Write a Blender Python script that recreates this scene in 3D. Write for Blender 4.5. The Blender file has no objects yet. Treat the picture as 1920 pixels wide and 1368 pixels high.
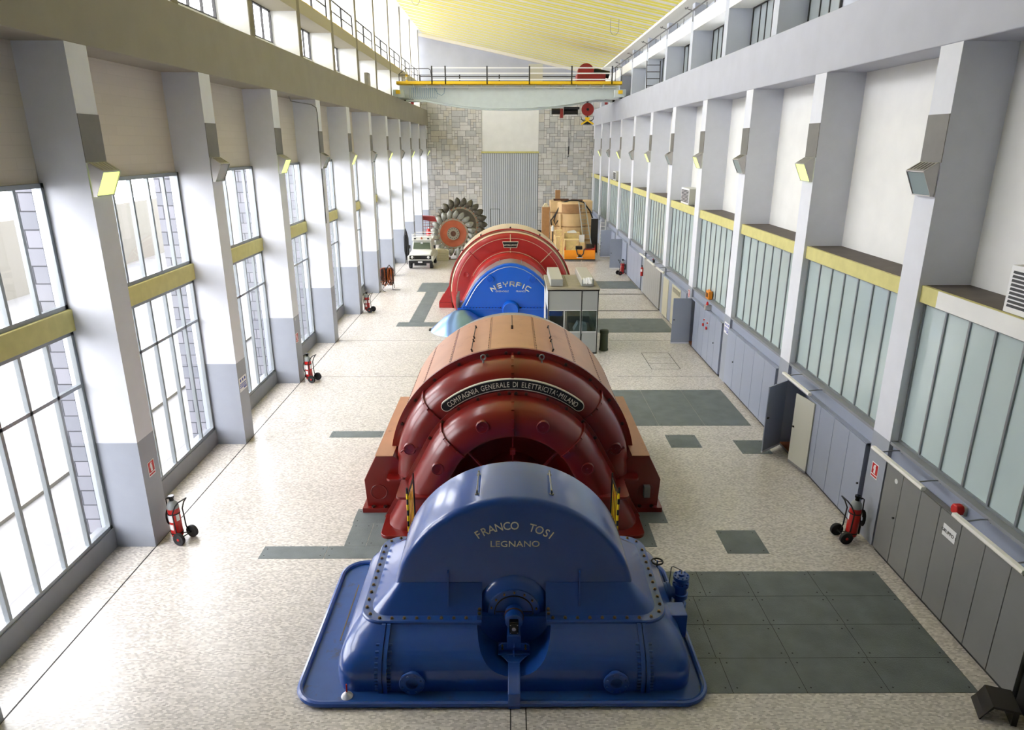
import bpy, bmesh, math, random
from mathutils import Vector, Matrix
random.seed(7)
PI = math.pi
C = bpy.context.scene.collection

# ---------------------------------------------------------------- camera, world, exposure
H = 8.8
f_ = 1280.0
pitch = math.atan(412 / f_)
yaw = math.atan(5 / math.hypot(f_, 412))
fw = Vector((math.sin(yaw) * math.cos(pitch), math.cos(yaw) * math.cos(pitch), -math.sin(pitch)))
rt = Vector((math.cos(yaw), -math.sin(yaw), 0))
up = rt.cross(fw)
cam_d = bpy.data.cameras.new('camera')
cam_d.lens = 24.0
cam_d.sensor_width = 36.0
cam_d.clip_end = 400
cam = bpy.data.objects.new('camera', cam_d)
C.objects.link(cam)
M = Matrix((rt, up, -fw)).transposed().to_4x4()
M.translation = (0, 0, H)
cam.matrix_world = M
bpy.context.scene.camera = cam
sc = bpy.context.scene
sc.view_settings.view_transform = 'Standard'
sc.view_settings.look = 'None'
sc.view_settings.gamma = 1
sc.view_settings.use_curve_mapping = False
sc.view_settings.exposure = 0.5
W = bpy.data.worlds.new('world')
sc.world = W
W.use_nodes = True
bg = W.node_tree.nodes['Background']
bg.inputs[0].default_value = (0.95, 0.955, 1.0, 1)
bg.inputs[1].default_value = 8.5
PITCHY = 5.67
Y0 = 13.72
def PY(k): return Y0 + PITCHY * k       # near face of pillar k
BACK = 72.5
FRONT = -1.6

# ---------------------------------------------------------------- helpers
def lin(c):
    return tuple((x / 12.92 if x <= 0.04045 else ((x + 0.055) / 1.055) ** 2.4) for x in c)
MATS = {}
def mat(name, rgb, rough=0.5, metal=0.0, var=0.0, vscale=3.0, bump=0.0, bscale=40.0, coat=0.0, emit=None, estr=0.0, spec=0.5, dirt=None, dscale=1.5, dthr=0.55):
    """rgb in sRGB 0..1"""
    m = bpy.data.materials.new(name)
    m.use_nodes = True
    nt = m.node_tree
    b = nt.nodes['Principled BSDF']
    col = (*lin(rgb), 1)
    b.inputs['Base Color'].default_value = col
    b.inputs['Roughness'].default_value = rough
    b.inputs['Metallic'].default_value = metal
    b.inputs['Specular IOR Level'].default_value = spec
    if coat:
        b.inputs['Coat Weight'].default_value = coat
        b.inputs['Coat Roughness'].default_value = 0.15
    if emit:
        b.inputs['Emission Color'].default_value = (*lin(emit), 1)
        b.inputs['Emission Strength'].default_value = estr
    tc = None
    if var or bump or dirt:
        tc = nt.nodes.new('ShaderNodeTexCoord')
    last = None
    if var:
        n = nt.nodes.new('ShaderNodeTexNoise')
        n.inputs['Scale'].default_value = vscale
        n.inputs['Detail'].default_value = 5
        nt.links.new(tc.outputs['Object'], n.inputs['Vector'])
        r = nt.nodes.new('ShaderNodeMix'); r.data_type = 'RGBA'
        mp = nt.nodes.new('ShaderNodeMapRange')
        mp.inputs[1].default_value = 0.3; mp.inputs[2].default_value = 0.7
        nt.links.new(n.outputs['Fac'], mp.inputs[0])
        nt.links.new(mp.outputs[0], r.inputs['Factor'])
        r.inputs['A'].default_value = tuple(max(0, x * (1 - var)) for x in col[:3]) + (1,)
        r.inputs['B'].default_value = tuple(min(1, x * (1 + var)) for x in col[:3]) + (1,)
        nt.links.new(r.outputs['Result'], b.inputs['Base Color'])
        last = r
    if dirt:
        n = nt.nodes.new('ShaderNodeTexNoise')
        n.inputs['Scale'].default_value = dscale
        n.inputs['Detail'].default_value = 8
        n.inputs['Roughness'].default_value = 0.7
        nt.links.new(tc.outputs['Object'], n.inputs['Vector'])
        mp = nt.nodes.new('ShaderNodeMapRange')
        mp.inputs[1].default_value = dthr; mp.inputs[2].default_value = dthr + 0.16
        nt.links.new(n.outputs['Fac'], mp.inputs[0])
        r = nt.nodes.new('ShaderNodeMix'); r.data_type = 'RGBA'
        nt.links.new(mp.outputs[0], r.inputs['Factor'])
        if last: nt.links.new(last.outputs['Result'], r.inputs['A'])
        else: r.inputs['A'].default_value = col
        r.inputs['B'].default_value = (*lin(dirt), 1)
        nt.links.new(r.outputs['Result'], b.inputs['Base Color'])
    if bump:
        n = nt.nodes.new('ShaderNodeTexNoise')
        n.inputs['Scale'].default_value = bscale
        n.inputs['Detail'].default_value = 3
        nt.links.new(tc.outputs['Object'], n.inputs['Vector'])
        bp = nt.nodes.new('ShaderNodeBump')
        bp.inputs['Strength'].default_value = bump
        bp.inputs['Distance'].default_value = 0.02
        nt.links.new(n.outputs['Fac'], bp.inputs['Height'])
        nt.links.new(bp.outputs['Normal'], b.inputs['Normal'])
    MATS[name] = m
    return m

def brick_mat(name, c1, c2, mortar, bw, rh, ms, rough=0.4, axes='xy', offset=0.5, big=None, bump=0.0, squash=1.0, freq=2, bias=0.0, extra=0.0):
    m = bpy.data.materials.new(name)
    m.use_nodes = True
    nt = m.node_tree
    b = nt.nodes['Principled BSDF']
    b.inputs['Roughness'].default_value = rough
    tc = nt.nodes.new('ShaderNodeTexCoord')
    sep = nt.nodes.new('ShaderNodeSeparateXYZ')
    nt.links.new(tc.outputs['Object'], sep.inputs[0])
    cmb = nt.nodes.new('ShaderNodeCombineXYZ')
    idx = {'x': 0, 'y': 1, 'z': 2}
    nt.links.new(sep.outputs[idx[axes[0]]], cmb.inputs[0])
    nt.links.new(sep.outputs[idx[axes[1]]], cmb.inputs[1])
    br = nt.nodes.new('ShaderNodeTexBrick')
    br.offset = offset
    br.squash = squash
    br.squash_frequency = freq
    nt.links.new(cmb.outputs[0], br.inputs['Vector'])
    br.inputs['Color1'].default_value = (*lin(c1), 1)
    br.inputs['Color2'].default_value = (*lin(c2), 1)
    br.inputs['Mortar'].default_value = (*lin(mortar), 1)
    br.inputs['Scale'].default_value = 1
    br.inputs['Brick Width'].default_value = bw
    br.inputs['Row Height'].default_value = rh
    br.inputs['Mortar Size'].default_value = ms
    br.inputs['Mortar Smooth'].default_value = 0.2
    br.inputs['Bias'].default_value = bias
    out = br.outputs['Color']
    if big:
        n = nt.nodes.new('ShaderNodeTexNoise')
        n.inputs['Scale'].default_value = big[0]
        n.inputs['Detail'].default_value = 6
        nt.links.new(tc.outputs['Object'], n.inputs['Vector'])
        mp = nt.nodes.new('ShaderNodeMapRange')
        mp.inputs[1].default_value = 0.3; mp.inputs[2].default_value = 0.7
        mp.inputs[3].default_value = 1 - big[1]; mp.inputs[4].default_value = 1 + big[1]
        nt.links.new(n.outputs['Fac'], mp.inputs[0])
        vm = nt.nodes.new('ShaderNodeVectorMath'); vm.operation = 'SCALE'
        nt.links.new(out, vm.inputs[0])
        nt.links.new(mp.outputs[0], vm.inputs['Scale'])
        out = vm.outputs[0]
    nt.links.new(out, b.inputs['Base Color'])
    if bump:
        bp = nt.nodes.new('ShaderNodeBump')
        bp.inputs['Strength'].default_value = bump
        bp.inputs['Distance'].default_value = 0.02
        bp.invert = True
        nt.links.new(br.outputs['Fac'], bp.inputs['Height'])
        nt.links.new(bp.outputs['Normal'], b.inputs['Normal'])
    MATS[name] = m
    return m

def glass_mat(name, tint, refl=0.08):
    m = bpy.data.materials.new(name)
    m.use_nodes = True
    nt = m.node_tree
    nt.nodes.remove(nt.nodes['Principled BSDF'])
    o = nt.nodes['Material Output']
    t = nt.nodes.new('ShaderNodeBsdfTransparent'); t.inputs[0].default_value = (*tint, 1)
    g = nt.nodes.new('ShaderNodeBsdfGlossy'); g.inputs['Roughness'].default_value = 0.02
    lw = nt.nodes.new('ShaderNodeLayerWeight')          # same from both sides of the pane
    pw = nt.nodes.new('ShaderNodeMath'); pw.operation = 'POWER'; pw.inputs[1].default_value = 5
    nt.links.new(lw.outputs['Facing'], pw.inputs[0])
    fr = nt.nodes.new('ShaderNodeMath'); fr.operation = 'MULTIPLY_ADD'; fr.inputs[1].default_value = 0.6; fr.inputs[2].default_value = 0.03
    nt.links.new(pw.outputs[0], fr.inputs[0])
    mx = nt.nodes.new('ShaderNodeMixShader')
    nt.links.new(fr.outputs[0], mx.inputs[0])
    nt.links.new(t.outputs[0], mx.inputs[1])
    nt.links.new(g.outputs[0], mx.inputs[2])
    nt.links.new(mx.outputs[0], o.inputs['Surface'])
    MATS[name] = m
    return m

class MB:
    """collects shapes; build() links them as ONE mesh object"""
    def __init__(s):
        s.v = []; s.f = []; s.mi = []; s.cur = 0; s.T = None
    def add(s, vs, fs):
        n = len(s.v)
        if s.T is not None: vs = [tuple(s.T @ Vector(p)) for p in vs]
        s.v += [tuple(p) for p in vs]
        for q in fs:
            s.f.append([i + n for i in q]); s.mi.append(s.cur)
        return s
    def box(s, x0, x1, y0, y1, z0, z1):
        vs = [(x, y, z) for z in (z0, z1) for y in (y0, y1) for x in (x0, x1)]
        return s.add(vs, [(0, 2, 3, 1), (4, 5, 7, 6), (0, 1, 5, 4), (1, 3, 7, 5), (3, 2, 6, 7), (2, 0, 4, 6)])
    def bar(s, p, q, w, h, upv=(0, 0, 1)):
        p = Vector(p); q = Vector(q); d = (q - p).normalized()
        u = Vector(upv)
        if abs(d.dot(u)) > 0.98: u = Vector((0, 1, 0)) if abs(d.y) < 0.9 else Vector((1, 0, 0))
        a = d.cross(u).normalized(); b = a.cross(d).normalized()
        vs = []
        for c in (p, q):
            for (i, j) in ((-1, -1), (1, -1), (1, 1), (-1, 1)):
                vs.append(c + a * (i * w / 2) + b * (j * h / 2))
        return s.add(vs, [(3, 2, 1, 0), (4, 5, 6, 7), (0, 1, 5, 4), (1, 2, 6, 5), (2, 3, 7, 6), (3, 0, 4, 7)])
    def cyl(s, p, q, r, n=16, r2=None, cap=True):
        return s.tube([p, q], r, n, cap, r2)
    def tube(s, path, r, n=8, cap=True, r2=None, closed=False):
        pts = [Vector(p) for p in path]
        m = len(pts)
        rings = []
        prev = None
        for i, p in enumerate(pts):
            if closed: d = (pts[(i + 1) % m] - pts[i - 1])
            elif i == 0: d = pts[1] - pts[0]
            elif i == m - 1: d = pts[-1] - pts[-2]
            else: d = (pts[i + 1] - p).normalized() + (p - pts[i - 1]).normalized()
            if d.length < 1e-9: d = Vector((0, 0, 1))
            d.normalize()
            if prev is None:
                u = Vector((0, 0, 1)) if abs(d.z) < 0.9 else Vector((1, 0, 0))
                a = d.cross(u).normalized()
            else:
                a = (prev - d * prev.dot(d))
                if a.length < 1e-6: a = d.orthogonal()
                a.normalize()
            prev = a
            b = d.cross(a)
            rr = r if r2 is None else r + (r2 - r) * i / (m - 1)
            rings.append([p + a * rr * math.cos(2 * PI * k / n) + b * rr * math.sin(2 * PI * k / n) for k in range(n)])
        vs = [v for rg in rings for v in rg]
        fs = []
        mm = m if closed else m - 1
        for i in range(mm):
            j = (i + 1) % m
            for k in range(n):
                fs.append((i * n + k, i * n + (k + 1) % n, j * n + (k + 1) % n, j * n + k))
        if cap and not closed:
            fs.append(tuple(range(n - 1, -1, -1)))
            fs.append(tuple((m - 1) * n + k for k in range(n)))
        return s.add(vs, fs)
    def lathe(s, prof, o=(0, 0, 0), axis='z', n=32, a0=0, a1=2 * PI, capends=False):
        """prof: list of (r, t) ; t along the axis"""
        full = abs(a1 - a0 - 2 * PI) < 1e-6
        cnt = n if full else n + 1
        vs = []
        for i in range(cnt):
            a = a0 + (a1 - a0) * i / n
            c, si = math.cos(a), math.sin(a)
            for (r, t) in prof:
                if axis == 'z': p = (o[0] + r * c, o[1] + r * si, o[2] + t)
                elif axis == 'y': p = (o[0] + r * c, o[1] + t, o[2] + r * si)
                else: p = (o[0] + t, o[1] + r * c, o[2] + r * si)
                vs.append(p)
        k = len(prof)
        fs = []
        for i in range(n):
            j = (i + 1) % cnt
            for t in range(k - 1):
                if prof[t][0] < 1e-9 and prof[t + 1][0] < 1e-9: continue
                fs.append((i * k + t, j * k + t, j * k + t + 1, i * k + t + 1))
        if capends and not full:
            fs.append(tuple(range(k))); fs.append(tuple(n * k + t for t in range(k - 1, -1, -1)))
        return s.add(vs, fs)
    def prism(s, poly, axis, d0, d1):
        """poly 2-D points; axis 'x': (y,z), 'y': (x,z), 'z': (x,y)"""
        def P(a, b, d):
            return {'x': (d, a, b), 'y': (a, d, b), 'z': (a, b, d)}[axis]
        n = len(poly)
        vs = [P(a, b, d0) for a, b in poly] + [P(a, b, d1) for a, b in poly]
        fs = [tuple(range(n - 1, -1, -1)), tuple(range(n, 2 * n))]
        fs += [(i, (i + 1) % n, n + (i + 1) % n, n + i) for i in range(n)]
        return s.add(vs, fs)
    def loft(s, loops, cap0=True, cap1=True, closed=True):
        n = len(loops[0]); vs = [p for l in loops for p in l]; fs = []
        for i in range(len(loops) - 1):
            for k in range(n if closed else n - 1):
                fs.append((i * n + k, i * n + (k + 1) % n, (i + 1) * n + (k + 1) % n, (i + 1) * n + k))
        if cap0: fs.append(tuple(range(n - 1, -1, -1)))
        if cap1: fs.append(tuple((len(loops) - 1) * n + k for k in range(n)))
        return s.add(vs, fs)
    def sphere(s, c, r, n=12, m=8, sz=1.0):
        prof = [(r * math.sin(PI * i / m), -r * sz * math.cos(PI * i / m)) for i in range(m + 1)]
        prof[0] = (0, prof[0][1]); prof[-1] = (0, prof[-1][1])
        return s.lathe(prof, c, 'z', n)
    def build(s, name, mats, parent=None, bevel=0.0, seg=2, smooth=35, merge=False):
        off = Vector((0, 0, 0))
        p = parent
        if p is not None and p.get('_world', 0):
            off = Vector(p['_off'])
        me = bpy.data.meshes.new(name)
        me.from_pydata([tuple(Vector(v) - off) for v in s.v], [], s.f)
        if not isinstance(mats, (list, tuple)): mats = [mats]
        for m in mats: me.materials.append(m if not isinstance(m, str) else MATS[m])
        for i, p_ in enumerate(me.polygons): p_.material_index = s.mi[i]
        bm = bmesh.new(); bm.from_mesh(me)
        bmesh.ops.remove_doubles(bm, verts=bm.verts, dist=1e-5)
        bmesh.ops.recalc_face_normals(bm, faces=bm.faces)
        bm.to_mesh(me); bm.free()
        if smooth:
            me.polygons.foreach_set('use_smooth', [True] * len(me.polygons))
            me.set_sharp_from_angle(angle=math.radians(smooth))
        o = bpy.data.objects.new(name, me)
        C.objects.link(o)
        if parent is not None:
            o.parent = parent
            o['_off'] = off; o['_world'] = 1 if off.length else parent.get('_world', 0)
        if bevel:
            b = o.modifiers.new('bevel', 'BEVEL'); b.width = bevel; b.segments = seg
            b.limit_method = 'ANGLE'; b.angle_limit = math.radians(40)
        return o

def empty(name, loc=(0, 0, 0), rz=0, world=False):
    """the base of a thing; world=True: its parts are given in world coordinates"""
    o = bpy.data.objects.new(name, None)
    o.empty_display_size = 0.2
    C.objects.link(o)
    o.location = loc; o.rotation_euler = (0, 0, rz)
    if world:
        o['_world'] = 1; o['_off'] = Vector(loc)
    return o
def tag(o, label, cat, group=None):
    o['label'] = label; o['category'] = cat
    if group: o['group'] = group
    return o
def thing(name, label, cat, loc=(0, 0, 0), rz=0, group=None, world=False):
    return tag(empty(name, loc, rz, world), label, cat, group)
def struct(o):
    o['kind'] = 'structure'
    return o
KIDS = {}
def copy_tree(o, parent=None):
    if not KIDS.get('built'):
        pass
    c = o.copy(); C.objects.link(c)
    if parent is not None: c.parent = parent
    for ch in [x for x in C.objects if x.parent == o]:
        copy_tree(ch, c)
    return c
def place(o, loc, rz=None, label=None, group=None):
    o.location = loc
    if rz is not None: o.rotation_euler = (0, 0, rz)
    if label: o['label'] = label
    if group: o['group'] = group
    return o

def text_mesh(s, size, ext=0.004):
    """vertices / faces of a string, centred on x, baseline 0, in the xy plane"""
    cu = bpy.data.curves.new('t', 'FONT')
    cu.body = s; cu.size = size; cu.extrude = ext; cu.align_x = 'CENTER'; cu.resolution_u = 3
    o = bpy.data.objects.new('t', cu)
    C.objects.link(o)
    me = o.to_mesh()
    vs = [tuple(v.co) for v in me.vertices]; fs = [tuple(p.vertices) for p in me.polygons]
    o.to_mesh_clear()
    bpy.data.objects.remove(o); bpy.data.curves.remove(cu)
    return vs, fs
def text_on(mb, s, size, origin, xdir, ydir, ext=0.004, sx=1.0):
    vs, fs = text_mesh(s, size, ext)
    O = Vector(origin); X = Vector(xdir).normalized(); Yv = Vector(ydir).normalized(); Z = X.cross(Yv)
    mb.add([O + X * (v[0] * sx) + Yv * v[1] + Z * v[2] for v in vs], fs)
def arc_text(mb, s, size, cx, cz, R, y, span, ext=0.006, sx=1.0, a_mid=PI / 2):
    """letters round an arc facing -y, span = total angle"""
    n = len(s)
    wd = {'I': .5, ' ': .7, 'M': 1.25, 'N': 1.1, 'O': 1.1, 'G': 1.1, 'C': 1.02, "'": .3, '-': .6, 'L': .8, 'E': .9, 'T': .9, 'W': 1.3}
    ws = [wd.get(c, 1.0) for c in s]
    tot = sum(ws)
    acc = 0
    for c, w in zip(s, ws):
        t = (acc + w / 2) / tot - 0.5
        acc += w
        if c == ' ': continue
        a = a_mid - t * span
        X = Vector((math.sin(a), 0, -math.cos(a))); U = Vector((math.cos(a), 0, math.sin(a)))
        text_on(mb, c, size, (cx + R * math.cos(a), y, cz + R * math.sin(a)), X, U, ext, sx)
def rrect(x0, x1, y0, y1, r, z, n=6):
    pts = []
    for (cx, cy, a) in ((x1 - r, y1 - r, 0), (x0 + r, y1 - r, PI / 2), (x0 + r, y0 + r, PI), (x1 - r, y0 + r, 3 * PI / 2)):
        for i in range(n + 1):
            t = a + PI / 2 * i / n
            pts.append((cx + r * math.cos(t), cy + r * math.sin(t), z))
    return pts
def boolean_cut(obj, cutters):
    """apply difference with temporary meshes, then delete them"""
    for mb in cutters:
        c = mb.build('cut', obj.data.materials[0], None, smooth=0)
        if obj.parent is not None: c.location = -Vector(obj.get('_off', (0, 0, 0))); 
        c.location = Vector((0, 0, 0))
        m = obj.modifiers.new('b', 'BOOLEAN'); m.operation = 'DIFFERENCE'; m.object = c; m.solver = 'EXACT'
        bpy.context.view_layer.update()
        dg = bpy.context.evaluated_depsgraph_get()
        ev = obj.evaluated_get(dg)
        me = bpy.data.meshes.new_from_object(ev)
        obj.modifiers.clear()
        obj.data = me
        me.polygons.foreach_set('use_smooth', [True] * len(me.polygons))
        me.set_sharp_from_angle(angle=math.radians(35))
        cm = c.data
        bpy.data.objects.remove(c); bpy.data.meshes.remove(cm)

def base_off(p): return Vector(p['_off']) if p.get('_world', 0) else Vector((0, 0, 0))
def multi(name, matn, parent, proto, locs, rots=None):
    """one child object per place, sharing one mesh; proto is drawn round its own origin"""
    off = base_off(parent)
    o0 = None; out = []
    for i, l in enumerate(locs):
        if o0 is None:
            wflag = parent.get('_world', 0); parent['_world'] = 0
            o = o0 = proto.build(name, matn, parent)
            parent['_world'] = wflag
        else:
            o = o0.copy(); C.objects.link(o); o.parent = parent
        o.location = Vector(l) - off
        if rots: o.rotation_euler = rots[i]
        out.append(o)
    return out

# ---------------------------------------------------------------- materials
mat('white_wall', (0.90, 0.90, 0.89), 0.7, var=0.03, vscale=1.5, bump=0.05, bscale=12)
mat('pillar_paint', (0.85, 0.86, 0.89), 0.55, var=0.02)
mat('pillar_grey', (0.60, 0.62, 0.66), 0.5, var=0.02)
mat('beam_left', (0.57, 0.55, 0.50), 0.7, var=0.05, vscale=1.2, bump=0.1, bscale=8)
mat('beam_right', (0.70, 0.71, 0.75), 0.65, var=0.04, vscale=1.2)
mat('sill_grey', (0.52, 0.53, 0.55), 0.55, var=0.04)
mat('yellow_paint', (0.80, 0.77, 0.50), 0.6, var=0.06, vscale=4)
mat('ceiling_yellow', (0.91, 0.87, 0.33), 0.6, var=0.03)
mat('ceiling_white', (0.88, 0.86, 0.82), 0.6)
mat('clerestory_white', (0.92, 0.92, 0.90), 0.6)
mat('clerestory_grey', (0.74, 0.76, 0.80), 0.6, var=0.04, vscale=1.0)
mat('gable_grey', (0.68, 0.69, 0.73), 0.7, var=0.05, vscale=0.8, dirt=(0.55, 0.55, 0.57), dscale=0.5, dthr=0.66)
mat('alu_frame', (0.55, 0.57, 0.58), 0.4, 0.6)
mat('dark_frame', (0.16, 0.15, 0.14), 0.5)
mat('tan_panel', (0.68, 0.65, 0.56), 0.6)
mat('ledge_brown', (0.36, 0.33, 0.31), 0.8, var=0.1)
mat('frost_glass', (0.71, 0.77, 0.77), 0.12, var=0.03, vscale=0.8, spec=0.6)
mat('grey_glass', (0.62, 0.65, 0.66), 0.2, var=0.08, vscale=1)
mat('cabinet_blue', (0.58, 0.61, 0.68), 0.35, var=0.015)
mat('cabinet_grey', (0.48, 0.48, 0.475), 0.4, var=0.02)
mat('cabinet_cream', (0.74, 0.74, 0.69), 0.4)
mat('black', (0.05, 0.05, 0.055), 0.5)
mat('black_gloss', (0.03, 0.03, 0.035), 0.2)
mat('floor_plate', (0.40, 0.43, 0.435), 0.45, 0.0, var=0.16, vscale=2.2, bump=0.5, bscale=70)
mat('floor_joint', (0.13, 0.12, 0.11), 0.8)
mat('blue_paint', (0.08, 0.28, 0.59), 0.36, var=0.08, vscale=1.6, coat=1.0, spec=0.4)
mat('blue_paint_dirty', (0.13, 0.30, 0.56), 0.4, var=0.1, vscale=3, coat=0.2, dirt=(0.20, 0.22, 0.25), dscale=3, dthr=0.56)
mat('blue_bright', (0.02, 0.36, 0.80), 0.35, var=0.02, coat=0.3)
mat('silver_blue', (0.50, 0.62, 0.78), 0.28, 0.9)
mat('silver', (0.75, 0.76, 0.77), 0.3, 0.9)
mat('red_paint', (0.45, 0.06, 0.04), 0.32, var=0.12, vscale=1.5, coat=0.4)
mat('red_glare_tan', (0.72, 0.52, 0.40), 0.42, var=0.06, vscale=1.5, coat=0.15, dirt=(0.52, 0.33, 0.24), dscale=2.2, dthr=0.60)  # tan stands in for ceiling glare on red paint; the blotches are dirt
mat('red_bright', (0.66, 0.13, 0.12), 0.35, var=0.05, coat=0.3)
mat('cream_trim_glare', (0.82, 0.74, 0.62), 0.4, var=0.05)  # ceiling reflection put into the far drum's colour; also plain cream trim
mat('bolt_brass', (0.45, 0.38, 0.28), 0.4, 0.6)
mat('bolt_dark', (0.20, 0.12, 0.10), 0.5, 0.3)
mat('letter_cream', (0.88, 0.87, 0.80), 0.5)
mat('chrome', (0.8, 0.8, 0.8), 0.18, 1.0)
mat('steel', (0.5, 0.5, 0.5), 0.4, 0.8)
mat('rust', (0.36, 0.22, 0.14), 0.8, var=0.3, vscale=6)
mat('white_plastic', (0.9, 0.9, 0.9), 0.4)
mat('sign_white', (0.9, 0.9, 0.9), 0.5)
mat('sign_red', (0.75, 0.1, 0.1), 0.5)
mat('sign_blue', (0.12, 0.25, 0.62), 0.5)
mat('yellow_safety', (0.95, 0.80, 0.05), 0.5)
mat('crane_yellow', (0.93, 0.76, 0.10), 0.45)
mat('crane_green', (0.79, 0.83, 0.835), 0.45, var=0.03)
mat('crane_red', (0.55, 0.12, 0.10), 0.45)
mat('extinguisher_red', (0.72, 0.07, 0.06), 0.3, coat=0.3)
mat('extinguisher_grey', (0.55, 0.57, 0.57), 0.35)
mat('rubber', (0.11, 0.11, 0.12), 0.7)
mat('exterior_pave', (0.42, 0.42, 0.42), 0.9)
mat('exterior_wall', (0.50, 0.49, 0.46), 0.9)
glass_mat('pane', (0.965, 0.965, 0.965))
glass_mat('booth_pane', (0.62, 0.68, 0.68))
brick_mat('mosaic_floor', (0.87, 0.845, 0.815), (0.67, 0.645, 0.62), (0.78, 0.755, 0.725), 0.056, 0.028, 0.002, 0.25, 'xy', big=(0.5, 0.05))
brick_mat('stone_cladding', (0.84, 0.83, 0.81), (0.72, 0.72, 0.71), (0.45, 0.45, 0.45), 1.0, 0.46, 0.018, 0.7, 'xz', 0.37, big=(1.2, 0.1), squash=0.62, freq=3)
brick_mat('outdoor_stone', (0.50, 0.50, 0.53), (0.42, 0.43, 0.46), (0.16, 0.16, 0.18), 0.6, 0.36, 0.014, 0.8, 'xz', 0.43)
brick_mat('painted_brick', (0.79, 0.76, 0.71), (0.775, 0.745, 0.695), (0.765, 0.735, 0.685), 0.8, 0.22, 0.01, 0.7, 'yz')
mat('stone_a', (0.79, 0.78, 0.76), 0.75, var=0.08, vscale=3)
mat('stone_b', (0.755, 0.75, 0.735), 0.75, var=0.08, vscale=3)
mat('stone_c', (0.82, 0.81, 0.80), 0.75, var=0.08, vscale=3)
mat('stone_d', (0.72, 0.72, 0.72), 0.75, var=0.08, vscale=3)
mat('stone_e', (0.78, 0.76, 0.72), 0.75, var=0.08, vscale=3)
mat('stone_joint', (0.40, 0.39, 0.38), 0.9)
mat('gate_metal', (0.74, 0.76, 0.78), 0.45)
mat('gate_groove', (0.38, 0.40, 0.42), 0.6)
mat('column_backlit_face', (0.50, 0.47, 0.40), 0.6)  # hall face of the upper columns, backlit shade put into the colour
# ================================================================ THE HALL
KS = range(-2, 11)                         # pillar numbers; 0 is the first one in view
XL, XR = -8.15, 8.35
mb = MB(); mb.box(-9.6, 9.6, FRONT - 0.3, BACK + 0.3, -0.3, 0)
floor = struct(mb.build('floor', 'mosaic_floor'))
# joints in the floor
def joint(x0, x1, y0, y1, n=[0]):
    n[0] += 1
    o = struct(MB().box(x0, x1, y0, y1, 0.0, 0.002).build('trim_%d' % n[0], 'floor_joint'))
joint(-8.165, -8.135, FRONT, BACK)
for y in (25.83, 31.1):
    joint(-8.12, -2.0, y, y + 0.022)
    joint(4.3, 8.28, y, y + 0.022)
for y in (37.1, 41.6):
    joint(4.0, 8.28, y, y + 0.16)
joint(0.0, 0.02, 2, 8.95)
joint(0.25, 0.27, 2, 8.95)

# crane runway beams
struct(MB().box(-9.3, XL, FRONT, BACK, 10.62, 12.1).build('beam_left', 'beam_left', bevel=0.02))
struct(MB().box(XR, 9.6, FRONT, BACK, 10.62, 12.1).build('beam_right', 'beam_right', bevel=0.02))

# pillars, wide faces across the hall; two-tone paint
def pillar(side, k):
    y0, y1 = PY(k), PY(k) + 0.7
    m = MB()
    xa, xb = (-9.3, XL) if side < 0 else (XR, 9.6)
    m.cur = 1; m.box(xa, xb, y0, y1, 0, 2.6)
    m.cur = 0; m.box(xa, xb, y0, y1, 2.6, 10.62)
    struct(m.build('pillar', ['pillar_paint', 'pillar_grey'], smooth=0))
    # column above the crane beam
    if side < 0:
        m = MB().box(-9.7, -8.63, y0, y1 - 0.3, 12.1, 19.2)
        m.cur = 1; m.box(-8.63, -8.6, y0, y1 - .3, 12.1, 19.2)
        struct(m.build('pillar', ['clerestory_white', 'column_backlit_face'], smooth=0))
    else:
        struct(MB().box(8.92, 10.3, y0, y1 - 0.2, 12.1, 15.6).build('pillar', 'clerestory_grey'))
for k in KS:
    pillar(-1, k); pillar(1, k)

# left wall: kerb, yellow band, brick panel per bay; windows
m = MB()
m.box(-9.4, -9.02, FRONT, BACK, 0, 0.5)
struct(m.build('baseboard_left', 'sill_grey', bevel=0.01))
struct(MB().box(-9.35, -9.12, FRONT, BACK, 8.1, 10.62).build('wall_left', 'painted_brick'))
wn = [0]
def grid_window(x, y0, y1, z0, z1, cols, rows, fm, pm, dx=0.05, fr=0.06, ml=0.045, name=None):
    """a framed window in the plane x, with mullions; panes are its child"""
    wn[0] += 1
    m = MB()
    m.box(x - dx, x + dx, y0, y0 + fr, z0, z1); m.box(x - dx, x + dx, y1 - fr, y1, z0, z1)
    m.box(x - dx, x + dx, y0, y1, z0, z0 + fr); m.box(x - dx, x + dx, y0, y1, z1 - fr, z1)
    for c in cols: m.box(x - dx * .9, x + dx * .9, c - ml / 2, c + ml / 2, z0, z1)
    for r in rows: m.box(x - dx * .9, x + dx * .9, y0, y1, r - ml / 2, r + ml / 2)
    w = struct(m.build('window_%d' % wn[0], fm, smooth=0))
    p = MB().box(x - 0.004, x + 0.004, y0 + fr, y1 - fr, z0 + fr, z1 - fr).build('pane', pm, w, smooth=0)
    return w
for k in range(-2, 12):
    ya = (PY(k - 1) + 0.7) if k > -2 else FRONT
    yb = PY(k) if k < 11 else BACK
    if yb - ya < 1: continue
    if k < 0:      # unseen bays under and behind the viewpoint, walled up to dim the hall
        struct(MB().box(-9.35, -9.05, ya, yb, 0.5, 8.1).build('wall_left', 'painted_brick', smooth=0))
        continue
    c = PY(k)
    cols = [c - 0.82 * i - 0.02 for i in range(1, 7) if ya + 0.2 < c - 0.82 * i < yb - 0.2]
    grid_window(-9.1, ya, yb, 0.5, 5.15, cols, [3.96], 'alu_frame', 'pane', fr=.09, ml=.075)
    grid_window(-9.1, ya, yb, 5.6, 8.1, cols, [], 'alu_frame', 'pane', fr=.09, ml=.075)
    struct(MB().box(-9.25, -8.98, ya, yb, 5.15, 5.6).build('trim_%d' % (20 + k), 'yellow_paint', bevel=0.01))
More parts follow.
